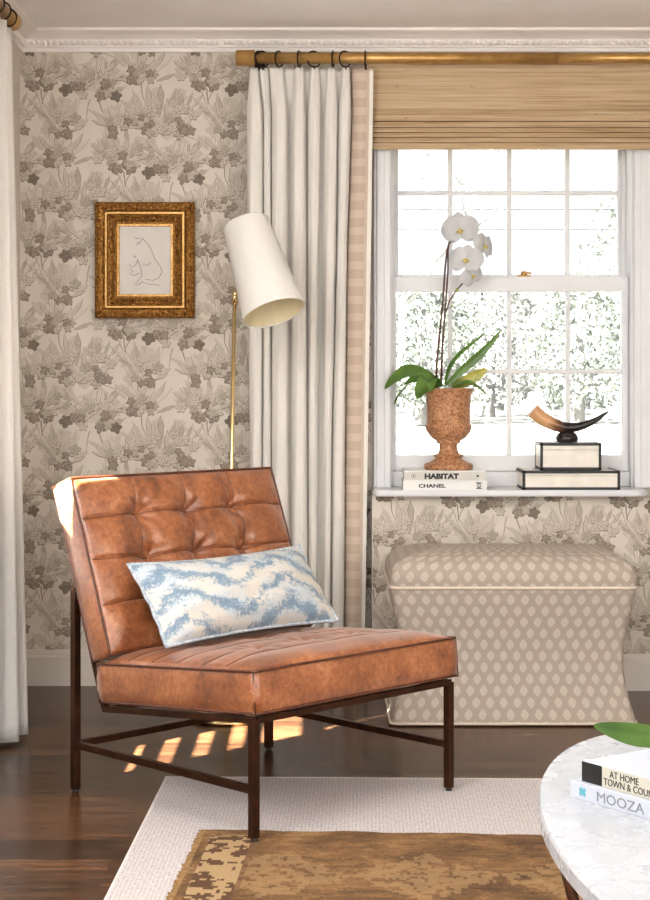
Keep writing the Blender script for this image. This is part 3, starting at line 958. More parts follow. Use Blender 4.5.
w = MB()
rectring(w, [(0, .002), (0, .03), (.006, .036), (.02, .038), (.03, .034), (.036, .028)], fc)
rectring(w, [(.046, .028), (.056, .022), (.07, .016), (.08, .016)], fc)
for side in range(4):                                # carved outer ornament
    L = (2 * W2 if side % 2 == 0 else 2 * H2); m = int(L / .0135)
    for k in range(m):
        t = -L / 2 + (k + .5) * L / m
        x, z = (t, (H2 - .013) * (1 if side == 0 else -1)) if side % 2 == 0 else ((W2 - .013) * (1 if side == 1 else -1), t)
        w.ball((fc[0] + x, YB - .036, fc[2] + z), .0068, 1, .8, 1, 8)
w.build('frame', M['gilt'], fr, True, False)
w = MB()
rectring(w, [(.036, .027), (.037, .034), (.044, .034), (.046, .027)], fc)
rectring(w, [(.08, .012), (.08, .019), (.087, .019), (.0885, .010)], fc)
w.build('fillet', M['gilt_bright'], fr, True, False)['label'] = 'bright gold inner fillet'
w = MB()
for side in range(4):
    L = (2 * (W2 - .066) if side % 2 == 0 else 2 * (H2 - .066)); m = int(L / .0105)
    for k in range(m):
        t = -L / 2 + (k + .5) * L / m
        x, z = (t, (H2 - .066) * (1 if side == 0 else -1)) if side % 2 == 0 else ((W2 - .066) * (1 if side == 1 else -1), t)
        w.ball((fc[0] + x, YB - .02, fc[2] + z), .0052, n=8)
w.build('bead_course', M['gilt'], fr, True)
w = MB(); w.box(fc[0] - W2 + .082, fc[0] + W2 - .082, YB - .011, YB - .004, fc[2] - H2 + .082, fc[2] + H2 - .082)
pa = w.build('drawing', M['paper'], fr, True)
w = MB()
ax = lambda u, v: (fc[0] + (u - .5) * (2 * W2 - .17), YB - .0115, fc[2] + (.5 - v) * (2 * H2 - .17))
strokes = [[(.3, .17), (.36, .19), (.44, .18), (.40, .25), (.34, .28), (.37, .23)], [(.45, .19), (.55, .26), (.62, .36), (.68, .48), (.78, .58), (.82, .66), (.76, .75), (.64, .79), (.5, .77)],
           [(.31, .43), (.28, .47), (.33, .44)], [(.2, .56), (.25, .60), (.32, .57), (.36, .48)], [(.2, .62), (.27, .66), (.2, .70), (.3, .72), (.38, .68)], [(.36, .5), (.42, .62), (.44, .72), (.36, .80), (.31, .84), (.36, .86), (.46, .80)],
           [(.46, .82), (.6, .85), (.78, .86)], [(.45, .55), (.53, .58), (.60, .54)]]
for s in strokes:
    w.tube([ax(*p) for p in s], .0009, 6)
w.build('ink_line', M['ink'], pa, True)

# ------------------------------------------------------------------ floor lamp
LY = 5.5
fl = thing('floor_lamp', 'brass floor lamp with tilted white tapered shade behind the leather chair', 'lamp', (-.325, LY, 0))
w = MB(); w.lathe([(0, 0), (.112, 0), (.115, .003), (.115, .012), (.112, .016), (.02, .018), (.014, .03), (.009, .05), (0, .05)], (-.325, LY, 0), 48)
w.build('base', M['brass'], fl, True)
J = P(235, 294, LY)
w = MB(); w.tube([(-.325, LY, .03), J + Vector((-.001, 0, -.02))], .0068, 14); w.build('pole', M['brass'], fl, True)
PT, PB = Vector((-.264, 5.55, 1.641)), Vector((-.167, 5.44, 1.343))
axd = (PB - PT).normalized(); Ls = (PB - PT).length
s1 = axd.cross(Vector((0, 1, 0))).normalized(); s2 = axd.cross(s1)
MS = Matrix(((s1.x, s2.x, axd.x, PT.x), (s1.y, s2.y, axd.y, PT.y), (s1.z, s2.z, axd.z, PT.z), (0, 0, 0, 1)))
w = MB(); w.lathe([(.0775, 0), (.105, Ls)], n=56, M=MS)
w.f = [f for f in w.f if len(f) == 4]; w.mi = w.mi[:len(w.f)]; w.uv = w.uv[:len(w.f)]; w.sm = w.sm[:len(w.f)]
sd = w.build('lamp_shade', M['shadecloth'], fl, True, False)
for (r, h) in ((.0775, 0), (.105, Ls)):
    w = MB(); w.tube([MS @ Vector((r * math.cos(a), r * math.sin(a), h)) for a in [2 * PI * t / 48 for t in range(48)]], .0022, 8, closed=True)
    w.build('rim', M['shadecloth'], sd, True)
w = MB(); w.lathe([(.0755, .002), (.103, Ls - .002)], n=56, M=MS)
w.f = [f for f in w.f if len(f) == 4]; w.mi = w.mi[:len(w.f)]; w.uv = w.uv[:len(w.f)]; w.sm = w.sm[:len(w.f)]
w.build('lining', M['shadelining'], sd, True, False)['label'] = 'pale yellow lining'
w = MB(); MA = P(252, 240, 5.54)
w.tube([J, J.lerp(MS @ Vector((0, 0, .2)), 1)], .005, 10); w.ball(J, .012, n=14); w.tube([MS @ Vector((0, 0, .14)), MS @ Vector((0, 0, .21))], .016, 16)
w.tube([J + Vector((-.001, 0, -.03)), J + Vector((0, 0, .012))], .0095, 14)
w.build('swivel_arm', M['brass'], fl, True)
w = MB(); w.ball(MS @ Vector((0, 0, .245)), .028, n=18); w.build('bulb', M['white_cover'], fl, True)

# ------------------------------------------------------------------ leather chair  (local x = towards the front, y = along its width)
ch = thing('slipper_chair', 'cognac tufted leather armless chair on a bronze frame', 'chair', (-.1725, 4.54, 0), -PI / 4)
V0, V1 = -.365, .380
gz = {'A': .0072, 'B': .0, 'C': .0034, 'D': .0}
for nm, (x, y, top) in {'A': (.36, -.36, .30), 'B': (-.36, -.36, .56), 'C': (.36, .362, .30), 'D': (-.36, .362, .56)}.items():
    w = MB(); w.box(x - .0105, x + .0105, y - .0105, y + .0105, gz[nm] + .008, top, .0015)
    lg = w.build('leg', M['bronze'], ch)
    w = MB(); w.lathe([(0, gz[nm]), (.009, gz[nm]), (.009, gz[nm] + .008), (0, gz[nm] + .008)], (x, y, 0), 14); w.build('glide', M['glide'], lg)
zs = .130
for nm, p, r in (('left', (.36, -.36), (-.36, -.36)), ('back', (-.36, -.36), (-.36, .362)), ('right', (-.36, .362), (.36, .362))):
    w = MB(); w.bar((p[0], p[1], zs), (r[0], r[1], zs), .019, .019)
    w.build('stretcher', M['bronze'], ch)
w = MB()
for y in (-.352, .362):
    w.bar((.365, y, .299), (-.242, y, .242), .018, .016)
w.bar((.36, -.352, .299), (.36, .362, .299), .018, .016); w.bar((-.235, -.352, .242), (-.235, .362, .242), .018, .016)
w.build('seat_frame', M['bronze'], ch)
w = MB()
for y in (-.345, .362):
    w.bar((-.242, y, .235), (-.452, y, .79), .018, .018)
w.bar((-.452, -.345, .79), (-.452, .362, .79), .018, .018); w.bar((-.355, -.345, .50), (-.355, .362, .50), .018, .018)
w.build('back_frame', M['bronze'], ch)


def cushion(o, ex, ey, ez, Lx, Ly, T, seams_x, seams_y, crown, nx, ny, dimples, groove, name, dstr):
    """upholstered slab: origin o (corner on the welt plane), ex, ey along the face, ez out of the face"""
    o, ex, ey, ez = Vector(o), Vector(ex), Vector(ey), Vector(ez)

    def h(u, v):
        a, b = 2 * u - 1, 2 * v - 1
        e = ((1 - abs(a) ** 5) * (1 - abs(b) ** 5)) ** .55
        z = crown * e
        x, y = u * Lx, v * Ly
        edge = min(1, min(x, Lx - x) / .03, min(y, Ly - y) / .03)
        for s in seams_y:                                   # seams running along x
            d = (y - s * Ly + .0035 * math.sin(x * 17 + s * 9)) / .0045
            z -= groove * math.exp(-d * d) * edge
            z -= groove * .8 * math.exp(-((y - s * Ly) / .026) ** 2) * edge
        for s in seams_x:
            d = (x - s * Lx + .006 * math.sin(y * 22 + s * 5)) / .005
            z -= groove * .35 * math.exp(-d * d) * edge
            z -= groove * .55 * math.exp(-((x - s * Lx) / .03) ** 2) * edge
        for (du, dv) in dimples:
            dx, dy = x - du * Lx, y - dv * Ly; r = math.hypot(dx, dy); an = math.atan2(dy, dx)
            z -= .024 * math.exp(-(r / .036) ** 2) * dstr * (1 + .16 * math.sin(5 * an + du * 7 + dv * 3))
            z -= .0035 * math.exp(-((r - .05) / .03) ** 2) * (.5 + .5 * math.sin(7 * an + du * 20))
        z += .0016 * math.sin(31 * x + 7 * y) * math.sin(23 * y - 5 * x) * edge
        return z
    w = MB()
    w.grid(lambda u, v: o + ex * (u * Lx) + ey * (v * Ly) + ez * h(u, v), nx, ny)
    # side band and back
    N = 36; ring = []
    for k in range(N): ring.append((k / N, 0))
    for k in range(N): ring.append((1, k / N))
    for k in range(N): ring.append((1 - k / N, 1))
    for k in range(N): ring.append((0, 1 - k / N))
    lv = [(0, 0), (.12, .004), (.35, .006), (.65, .006), (.9, .002), (1, -.006)]
    vs = []
    for (t, out) in lv:
        for k, (u, v) in enumerate(ring):
            cu, cv = u - .5, v - .5
            l = Vector((cu * 2, cv * 2))
            du = (1 if u == 1 else -1 if u == 0 else 0) * out; dv = (1 if v == 1 else -1 if v == 0 else 0) * out
            wr = .0015 * math.sin(k * 1.9 + t * 4) * math.sin(PI * t)
            vs.append(o + ex * (u * Lx + du) + ey * (v * Ly + dv) - ez * (t * T) + ez * wr)
    m = len(ring)
    w.add(vs, [[i * m + k, i * m + (k + 1) % m, (i + 1) * m + (k + 1) % m, (i + 1) * m + k] for i in range(len(lv) - 1) for k in range(m)] + [[(len(lv) - 1) * m + k for k in range(m)]])
    ob = w.build(name, M['leather'], ch)
    w = MB()
    w.tube([o + ex * (u * Lx) + ey * (v * Ly) + ez * .0015 + (ex * (1 if u == 1 else -1 if u == 0 else 0) + ey * (1 if v == 1 else -1 if v == 0 else 0)) * .003 for (u, v) in ring], .0036, 8, closed=True)
    w.tube([o + ex * (u * Lx) + ey * (v * Ly) - ez * (T - .004) for (u, v) in ring], .0036, 8, closed=True)
    for cu, cv in ((0, 0), (1, 0), (1, 1), (0, 1)):
        w.tube([o + ex * (cu * Lx + (.004 if cu else -.004)) + ey * (cv * Ly + (.004 if cv else -.004)) - ez * (T * t) for t in (0, .5, 1)], .0018, 6)
    w.build('welt', M['leather_welt'], ob)['label'] = 'dark leather welt'
    for s in seams_y:
        w = MB(); pts = []
        for k in range(81):
            u = .006 + .988 * k / 80; v = s - .0035 * math.sin(u * Lx * 17 + s * 9) / Ly
            pts.append(o + ex * (u * Lx) + ey * (v * Ly) + ez * (h(u, v) + .001))
        w.tube(pts, .0017, 6); w.build('seam', M['leather_welt'], ob)
    for s in seams_x:
        w = MB(); pts = []
        for k in range(81):
            v = .012 + .976 * k / 80; u = s - .006 * math.sin(v * Ly * 22 + s * 5) / Lx
            pts.append(o + ex * (u * Lx) + ey * (v * Ly) + ez * (h(u, v) + .0004))
        w.tube(pts, .0011 if dstr == 1 else .0017, 6); w.build('seam', M['leather_welt'], ob)
    return ob, h


bd = Vector((-.362, 0, .932)); bd.normalize(); bn = Vector((bd.z, 0, -bd.x))
cushion((-.197, V0, .398), (0, 1, 0), bd, bn, V1 - V0, .488, .088, (.25, .5, .75), (.27, .52, .77), .034, 170, 120,
        [(u, v) for u in (.27, .5, .73) for v in (.27, .52, .77)], .0085, 'back_cushion', 1)
sd_ = Vector((.62, 0, .055)).normalized(); sn = Vector((-sd_.z, 0, sd_.x))
cushion(Vector((.362, V0, .417)) - sd_ * .612, sd_, (0, 1, 0), sn, .612, V1 - V0, .105, (.2, .36, .52, .68, .82), (), .040, 150, 120, [(.36, .27), (.36, .5), (.36, .73), (.68, .27), (.68, .5), (.68, .73)], .0065, 'seat_cushion', .35)

# lumbar pillow on the seat (kept apart from the chair)
pw, ph = .635, .258
pl = thing('lumbar_pillow', 'long pale pillow with brushed blue waves leaning on the leather seat', 'pillow', (-.1725, 4.55, 0), -PI / 4)
pc = Vector((-.105, .002, .530)); pu = Vector((0.01, 1, .006)).normalized(); pv = Vector((-.62, 0, .785)).normalized(); pn = pu.cross(pv).normalized()
if pn.x < 0: pn = -pn


def pil(sgn):
    def fn(u, v):
        a, b = 2 * u - 1, 2 * v - 1
        x = a * pw / 2 * (1 - .05 * (1 - a * a) * 0 - .035 * (1 - b * b)); y = b * ph / 2 * (1 - .10 * (1 - a * a) ** 1)
        t = .078 * ((1 - abs(a) ** 2.6) * (1 - abs(b) ** 2.2)) ** .62
        t += .0035 * math.sin(a * 14 + b * 5) * (1 - b * b) * (1 - a * a) + .003 * math.sin(a * 5 - b * 13) * (1 - b * b)
        y -= .018 * a * a * 0
        return pc + pu * x + pv * (y + .012 * (a * a - .4)*0) + pn * (sgn * t * (1 if sgn > 0 else .7))
    return fn


w = MB(); w.grid(pil(1), 60, 30); w.grid(pil(-1), 60, 30, 0, None, True)
w.build('cover', M['pillow'], pl, False, False)
ringp = [(k / 40, 0) for k in range(40)] + [(1, k / 20) for k in range(20)] + [(1 - k / 40, 1) for k in range(40)] + [(0, 1 - k / 20) for k in range(20)]
w = MB(); w.tube([pil(1)(*r) for r in ringp], .005, 8, closed=True); w.build('piping', M['pillow_pipe'], pl)

# ------------------------------------------------------------------ ottoman
OX, OY = (514.5 - CX) / 309, 5.385 + .235
ot = thing('ottoman', 'waisted taupe ottoman in medallion fabric below the window', 'ottoman', (OX, OY, 0))
OW, OD = .400, .235


def rrect(hx, hy, r, n=6):
    pts = []
    for (sx, sy, a0) in ((1, 1, 0), (-1, 1, PI / 2), (-1, -1, PI), (1, -1, 1.5 * PI)):
        for k in range(n + 1):
            a = a0 + PI / 2 * k / n
            pts.append((sx * (hx - r) + r * math.cos(a), sy * (hy - r) + r * math.sin(a)))
    # refine the straight runs
    out = []
    for i, p in enumerate(pts):
        q_ = pts[(i + 1) % len(pts)]; d = math.hypot(q_[0] - p[0], q_[1] - p[1]); m = max(1, int(d / .03))
        out += [(p[0] + (q_[0] - p[0]) * t / m, p[1] + (q_[1] - p[1]) * t / m) for t in range(m)]
    return out


def loft(mb, levels, r, dome=False):
    """levels (hx, hy, z); UV in metres wraps the perimeter"""
    rings = []
    for (hx, hy, z, rr) in levels:
        rings.append([(x, y, z) for x, y in rrect(hx, hy, rr)])
    return rings


def waist(t):          # 0 bottom, 1 top
    return -.036 * math.sin(PI * min(1, max(0, t)) ** .9) ** 1.3 if 0 < t < 1 else 0


base_ring = rrect(OW, OD, .028); m = len(base_ring)
per = [0]
for i in range(m):
    p, q_ = base_ring[i], base_ring[(i + 1) % m]; per.append(per[-1] + math.hypot(q_[0] - p[0], q_[1] - p[1]))


def ringlayer(wst, z): return [(x * (1 + wst / OW), y * (1 + wst / OD), z) for x, y in base_ring]


zb0, zb1 = .004, .446
w = MB(); K = 22; vs = []
for k in range(K + 1):
    t = k / K; vs += ringlayer(waist(t), zb0 + (zb1 - zb0) * t)
fs, uv = [], []
for k in range(K):
    for i in range(m):
        j = (i + 1) % m; fs.append([k * m + i, k * m + j, (k + 1) * m + j, (k + 1) * m + i])
        z0, z1 = zb0 + (zb1 - zb0) * k / K, zb0 + (zb1 - zb0) * (k + 1) / K
        uv.append([(per[i], z0), (per[i + 1], z0), (per[i + 1], z1), (per[i], z1)])
w.add(vs, fs, 0, uv); w.add(ringlayer(0, zb0), [list(range(m))[::-1]], 0, [[(0, 0)] * m])
w.build('body', M['medallion'], ot)
w = MB(); vs = []; lev = []
for (ins, z) in ((0, .452), (-.003, .468), (-.001, .490), (.006, .510), (.018, .526), (.036, .539), (.062, .549), (.10, .557), (.16, .563), (.22, .566)):
    lev.append((ins, z))
arc = 0; arcs = [0]
for a, b_ in zip(lev, lev[1:]): arc += math.hypot(b_[0] - a[0], b_[1] - a[1]); arcs.append(arc)
for (ins, z) in lev: vs += [(x * (1 - ins / OW), y * (1 - ins / OD) if ins < OD - .01 else y * .04, z) for x, y in base_ring]
fs, uv = [], []
for k in range(len(lev) - 1):
    for i in range(m):
        j = (i + 1) % m; fs.append([k * m + i, k * m + j, (k + 1) * m + j, (k + 1) * m + i])
        uv.append([(per[i], .45 + arcs[k]), (per[i + 1], .45 + arcs[k]), (per[i + 1], .45 + arcs[k + 1]), (per[i], .45 + arcs[k + 1])])
w.add(vs, fs, 0, uv)
w.add(vs[-m:], [list(range(m))], 0, [[(x + .1, y + .1) for x, y, _ in vs[-m:]]])
w.add(vs[:m], [list(range(m))[::-1]], 0, [[(0, 0)] * m])
w.build('lid', M['medallion'], ot)
w = MB(); w.tube([(x * 1.004, y * 1.006, .449) for x, y in base_ring], .0055, 8, closed=True)
w.build('piping', M['welt_cream'], ot)['label'] = 'cream piping under the lid'; w = MB()
w.tube([(x * 1.002, y * 1.003, .009) for x, y in base_ring], .0045, 8, closed=True)
w.build('piping', M['welt_cream'], ot)['label'] = 'cream piping along the foot'

# ------------------------------------------------------------------ things on the window shelf
ZS = .728
Yf = 5.955


def book(name, label, x0, x1, yf, depth, z0, th, cov, group=None, spine=None, rz=0):
    r = thing(name, label, 'book', ((x0 + x1) / 2, yf + depth / 2, z0), 0, group)
    L, D = (x1 - x0) / 2, depth / 2
    w = MB(); w.box(-L, L, -D, D, 0, .0025, .0008); w.box(-L, L, -D, D, th - .0025, th, .0008); w.box(-L, L, -D, -D + .003, .0005, th - .0005, .001)
    w.build('cover', cov, r)
    w = MB(); w.box(-L + .004, L - .004, -D + .003, D - .005, .0026, th - .0026); w.build('page_block', M['pages'], r)
    if spine:
        w = MB(); w.box(-L + .001, L - .001, -D - .0008, -D + .001, .003, th - .003); w.build('spine_label', spine, r)
    return r


def spine_text(r, s, size, x, z, y, mat=None, sx=1, bold=0, name='title'):
    Mt = Matrix(((1, 0, 0, x), (0, 0, -1, y), (0, 1, 0, z), (0, 0, 0, 1)))
    return text_mb(s, size, Mt, .0003, bold, sx).build(name, mat or M['black'], r, False, False)


bx0, bx1 = q(403, Yf), q(487, Yf)
r = book('book', 'white book lettered CHANEL on the window shelf, under the grey-spined book', bx0, bx1, Yf, .225, ZS, .033, M['white_cover'])
spine_text(r, 'CHANEL', .0185, -.095, .0095, -.1135, None, 1.35, .0006)
w = MB()
for sgn in (-1, 1):
    w.tube([(.122 + sgn * .0046 + sgn * -.0092 * math.cos(a), -.1132, .0165 + .0105 * math.sin(a)) for a in [-2.2 + 4.4 * t / 12 for t in range(13)]], .0016, 6)
w.build('emblem', M['black'], r)
r = book('book', 'grey-spined book lettered HABITAT on the window shelf, topmost under the urn', bx0 + .004, bx1 - .003, Yf + .003, .225, ZS + .033, .036, M['white_cover'], None, M['grey_cover'])
spine_text(r, 'HABITAT', .025, -.074, .0085, -.1138, None, 1.2, .0016)
w = MB()
w.ball((.117, -.1135, .018), .0045, 1, .12, 1, 12); w.build('dot', M['dot'], r); w = MB(); w.ball((-.113, -.1135, .018), .003, 1, .12, 1, 10)
w.tube([(-.113 + .0085 * math.cos(a), -.1133, .018 + .006 * math.sin(a)) for a in [2 * PI * t / 16 for t in range(16)]], .0006, 5, closed=True)
w.build('emblem', M['dot'], r)

# urn
UX, UY, UZ = q(448.5, 6.07), 6.07, ZS + .069
ur = thing('urn', 'speckled terracotta urn standing on two books on the window shelf', 'urn', (UX, UY, UZ))
uz = lambda py: (466.5 - py) * 6.07 / F
ru = lambda w_: w_ / 2 * 6.07 / F
prof = [(0, 0), (ru(47), 0), (ru(48.5), uz(464)), (ru(48), uz(461.3)), (ru(45.5), uz(460.6)), (ru(38), uz(459.6)), (ru(37), uz(459)), (ru(31), uz(457.2)), (ru(24), uz(455)), (ru(29), uz(454.2)), (ru(30), uz(453)), (ru(28.5), uz(451.8)), (ru(21), uz(450.8)), (ru(18), uz(446)), (ru(17.5), uz(442)), (ru(19), uz(441)), (ru(24), uz(440.4)), (ru(24.5), uz(439.4)),
        (ru(22.5), uz(438.8)), (ru(34), uz(435)), (ru(43), uz(429.5)), (ru(46.5), uz(425.5)), (ru(47), uz(423.5)), (ru(45), uz(422)), (ru(43), uz(421.2)), (ru(43), uz(417)), (ru(43.5), uz(405)), (ru(45), uz(394)), (ru(48), uz(389)), (ru(50), uz(387)), (ru(50), uz(385.5)), (ru(47), uz(385.8)), (ru(43), uz(391)), (ru(41), uz(400)), (0, uz(400))]
w = MB(); w.lathe(prof, (0, 0, 0), 56); w.build('vessel', M['urn'], ur)

# orchid growing in the urn: a thing of its own
orc = thing('orchid', 'white moth orchid with strap leaves growing out of the terracotta urn', 'plant', (UX, UY, UZ + uz(399)))
w = MB(); w.lathe([(0, UZ + uz(399.5)), (ru(40.5), UZ + uz(399)), (ru(38), UZ + uz(392)), (ru(20), UZ + uz(389)), (0, UZ + uz(388))], (UX, UY, 0), 30); w.build('potting_bark', M['roots'], orc, True)
pp = lambda px, py, dy=0: P(px, py, UY + dy)


def oleaf(pts, wmax, mat, side=(0, .6, .8), fold=.2, nm='leaf', pw_=.75):
    w = MB()
    leafgrid(w, pts, lambda u: max(.0015, 1.25 * wmax * (math.sin(PI * min(1, .12 + u * .88)) ** pw_ if u > .02 else .35)), fold, side, 18, 6, 0, .0016)
    w.build(nm, mat, orc, True, False)


oleaf([pp(440, 385, 0), pp(425, 375, -.02), pp(408, 372, -.04), pp(394, 380, -.06), pp(385, 389, -.07)], .026, M['leaf'], (0, .75, .65))
oleaf([pp(438, 386, -.02), pp(425, 379, -.05), pp(412, 382, -.07), pp(400, 395, -.09), pp(394, 405, -.1)], .02, M['leaf'], (.5, .6, .5))
oleaf([pp(438, 387, -.03), pp(430, 382, -.07), pp(422, 388, -.09), pp(417, 399, -.10)], .027, M['leaf'], (.8, .5, .1))
oleaf([pp(447, 385, 0), pp(460, 372, -.01), pp(476, 358, -.02), pp(490, 344, -.03), pp(501, 330, -.03)], .0125, M['leaf'], (-.6, .35, .7))
oleaf([pp(445, 385, .01), pp(449, 368, .02), pp(459, 354, .03), pp(472, 343, .04), pp(486, 333, .05)], .007, M['leaf'], (-.6, .6, .5))
oleaf([pp(452, 386, .02), pp(466, 381, .0), pp(478, 374, -.01), pp(487, 369, -.02)], .018, M['leaf2'], (-.4, .3, .9))
oleaf([pp(452, 387, 0), pp(464, 381, -.02), pp(475, 384, -.03), pp(489, 396, -.04)], .009, M['leaf'], (.1, .8, .5))
oleaf([pp(442, 386, .03), pp(430, 383, .05), pp(416, 380, .06), pp(404, 384, .06)], .016, M['leaf'], (0, .8, .6))
w = MB()
w.tube([pp(436, 386), pp(437, 360), pp(440, 330), pp(443, 300), pp(445, 270), pp(447, 250), pp(449, 243), pp(454, 238), pp(459, 233)], [.0046, .0044, .0042, .004, .0036, .0034, .003, .0026, .002], 10)
w.build('flower_stem', M['stem'], orc, True)
w = MB()
w.tube([pp(441, 386, .01), pp(442, 355, .01), pp(444, 325, .01), pp(446, 300, 0), pp(448, 270), pp(448, 252), pp(449, 244), pp(452, 240)], [.0046, .0044, .004, .0036, .0032, .0028, .0024, .002], 10)
w.tube([pp(446, 312, .0), pp(450, 300, -.01), pp(456, 291, -.01), pp(463, 283, -.02), pp(469, 276, -.02), pp(471, 268, -.03)], [.0026, .0028, .003, .003, .0026, .002], 8)
w.tube([pp(447, 309), pp(453, 306, -.01)], .0016, 6)
w.build('flower_stem', M['stem'], orc, True)
w = MB(); w.ball(pp(457, 290, -.01), .006, 1, 1, 1.3, 10); w.build('bud', M['leaf2'], orc, True); w = MB(); w.ball(pp(453, 306, -.012), .004, 1.3, 1, 1, 8); w.build('bud', M['leaf2'], orc, True)


def flower(px, py, dy, sc, face, roll):
    c = pp(px, py, dy); n_ = Vector(face).normalized()
    xx = n_.cross(Vector((0, 0, 1))).normalized() * -1; zz_ = xx.cross(n_).normalized() * -1
    if zz_.z < 0: zz_ = -zz_
    rot = lambda a: xx * math.cos(a + roll) + zz_ * math.sin(a + roll)
    w = MB()
    for a, L, wd, back in ((PI / 2, .034, .013, .004), (PI / 2 + 2.25, .033, .0125, .004), (PI / 2 - 2.25, .033, .0125, .004), (.22, .038, .024, -.002), (PI - .22, .038, .024, -.002)):
        d = rot(a); L *= sc; wd *= sc; side = n_.cross(d)
        pts = [c - n_ * back, c + d * L * .35 - n_ * (back - .004 * sc), c + d * L * .7 - n_ * (back - .003 * sc), c + d * L - n_ * (back + .005 * sc)]
        leafgrid(w, pts, lambda u, wd=wd: max(.002, wd * math.sin(PI * min(.97, .1 + u * .86)) ** .62), .05, side, 10, 6, 0, .0008, .12)
    o = w.build('flower', M['petal'], orc, True, False)
    w = MB()
    d = rot(-PI / 2)
    w.ball(c + n_ * .004 * sc, .0036 * sc, n=10); w.ball(c + n_ * .006 * sc + d * .005 * sc, .003 * sc, 1, 1, 1.3, 10)
    for s_ in (-1, 1): w.ball(c + n_ * .006 * sc + d * .003 * sc + rot(0) * s_ * .006 * sc, .0022 * sc, n=8)
    w.build('lip', M['lip'], o, True)


flower(460, 230, -.012, 1.85, (-.15, -1, -.1), .1)
flower(484, 246, .0, 1.5, (.75, -.7, .1), -.15)
flower(466, 260, -.045, 1.7, (-.2, -1, .15), -.1)
flower(472, 276, -.02, 1.25, (.45, -.9, -.1), .5)


# lacquer boxes
def lbox(label, x0, x1, yf, d, z0, h):
    r = thing('lacquer_box', label, 'box', ((x0 + x1) / 2, yf + d / 2, z0), 0)
    L, D = (x1 - x0) / 2, d / 2; zl = h * .74
    w = MB(); w.box(-L + .002, L - .002, -D + .002, D - .002, .002, zl - .0006); w.build('body', M['box'], r)
    w = MB(); w.box(-L + .002, L - .002, -D + .002, D - .002, zl + .0006, h - .002); w.build('lid', M['box'], r)
    w = MB(); t = .0098
    for sx in (-1, 1):
        for sy in (-1, 1):
            w.box(min(sx * (L - t), sx * L), max(sx * (L - t), sx * L), min(sy * (D - t), sy * D), max(sy * (D - t), sy * D), 0, h, .0006)
    for z0_, z1_ in ((0, t), (h - t, h)):
        for sy in (-1, 1): w.box(-L, L, min(sy * (D - t), sy * D), max(sy * (D - t), sy * D), z0_, z1_, .0006)
        for sx in (-1, 1): w.box(min(sx * (L - t), sx * L), max(sx * (L - t), sx * L), -D, D, z0_, z1_, .0006)
    w.build('edging', M['black'], r)['label'] = 'black edging'
    return r


lbox('wide low cream box with black edges on the window shelf, lower of two', q(522.5, 5.97), q(620, 5.97), 5.965, .21, ZS, .069)
lbox('small cream box with black edges stacked on the wider box, under the horn', q(540, 6.02), q(601, 6.02), 6.01, .16, ZS + .069, .098)

# horn
HY = 6.09
hb = ZS + .167
hn = thing('horn', 'curved polished horn, tan end and black tip, on the small cream box', 'decorative horn', (q(567, HY), HY, hb))
w = MB(); w.lathe([(0, 0), (.036, 0), (.041, .008), (.041, .018), (.034, .031), (.02, .040), (0, .043)], (0, 0, 0), 28)
w.build('stand', M['horn_dark'], hn)
hp = [P(x, y, HY) - Vector((q(567, HY), HY, 0)) for x, y in ((532.5, 408.5), (541, 416), (551, 421.5), (563, 425.5), (576, 425.5), (588, 422), (598, 417), (605, 412.2), (609, 409))]
for p in hp: p.z -= hb
dz = .037 - (hp[3].z - .022)
rr = [.027, .026, .0235, .0205, .017, .013, .009, .005, .0012]


def hornf(u, v):
    n_ = len(hp) - 1; x = min(u * n_, n_ - 1e-6); i = int(x); f_ = x - i
    p0, p1, p2, p3 = hp[max(i - 1, 0)], hp[i], hp[i + 1], hp[min(i + 2, n_)]
    p = .5 * ((2 * p1) + (p2 - p0) * f_ + (2 * p0 - 5 * p1 + 4 * p2 - p3) * f_ * f_ + (3 * p1 - p0 - 3 * p2 + p3) * f_ ** 3)
    d = (p2 - p1).normalized(); s = Vector((0, 1, 0)); t = d.cross(s).normalized()
    r = rr[i] * (1 - f_) + rr[i + 1] * f_
    a = v * 2 * PI
    return p + s * math.cos(a) * r + t * math.sin(a) * r


w = MB(); w.grid(hornf, 40, 24)
w.add([hornf(0, k / 24) for k in range(24)], [list(range(24))], 0, [[(0, 0)] * 24], False)
hobj = w.build('tusk', M['horn'], hn); hobj['label'] = 'curved horn, tan at the blunt end, black at the tip'
hobj.location.z = max(-.02, min(.02, .034 - min(hornf(t / 40, k / 24).z for t in range(10, 24) for k in range(24))))

# ------------------------------------------------------------------ rugs
rg = thing('area_rug', 'ivory woven rug lying under the chair and the brown rug', 'rug', (-.449, 4.695, 0), math.radians(-1.4))
w = MB(); w.box(0, 2.6, -3.2, 0, .0002, .0032, .0012); w.build('field', M['ivory'], rg)
w = MB()
w.tube([(0, -3.2, .0024), (0, 0, .0024), (2.6, 0, .0024)], .0024, 8); w.build('binding', M['binding'], rg)
rb = thing('vintage_rug', 'faded golden brown patterned rug layered on the ivory rug', 'rug', (-.2987, 4.137, .0033), math.radians(-3.2))
w = MB(); rnd = random.Random(4)
nx, ny = 90, 110
w.grid(lambda u, v: (u * 2.2 + (.006 * rnd.uniform(-1, 1) if u == 0 else 0) + (.010 * math.sin(v * 22) if u == 0 else 0), -v * 2.6 + (.004 * math.sin(u * 50) + .004 * rnd.uniform(-1, 1) if v == 0 else 0), .0030 + .0005 * math.sin(u * 30) * math.sin(v * 21)), nx, ny)
w.grid(lambda u, v: (u * 2.2, -v * 2.6, .0004), 1, 1, 0, None, True)
w.build('pile', M['brown'], rb)
w = MB()
for k in range(110):
    y = -.01 - k * .012
    w.tube([(0.004, y, .004), (-.008 - .008 * rnd.random(), y + rnd.uniform(-.004, .004), .0025)], .0022, 5)
w.build('fringe', M['fringe'], rb)['kind'] = 'stuff'

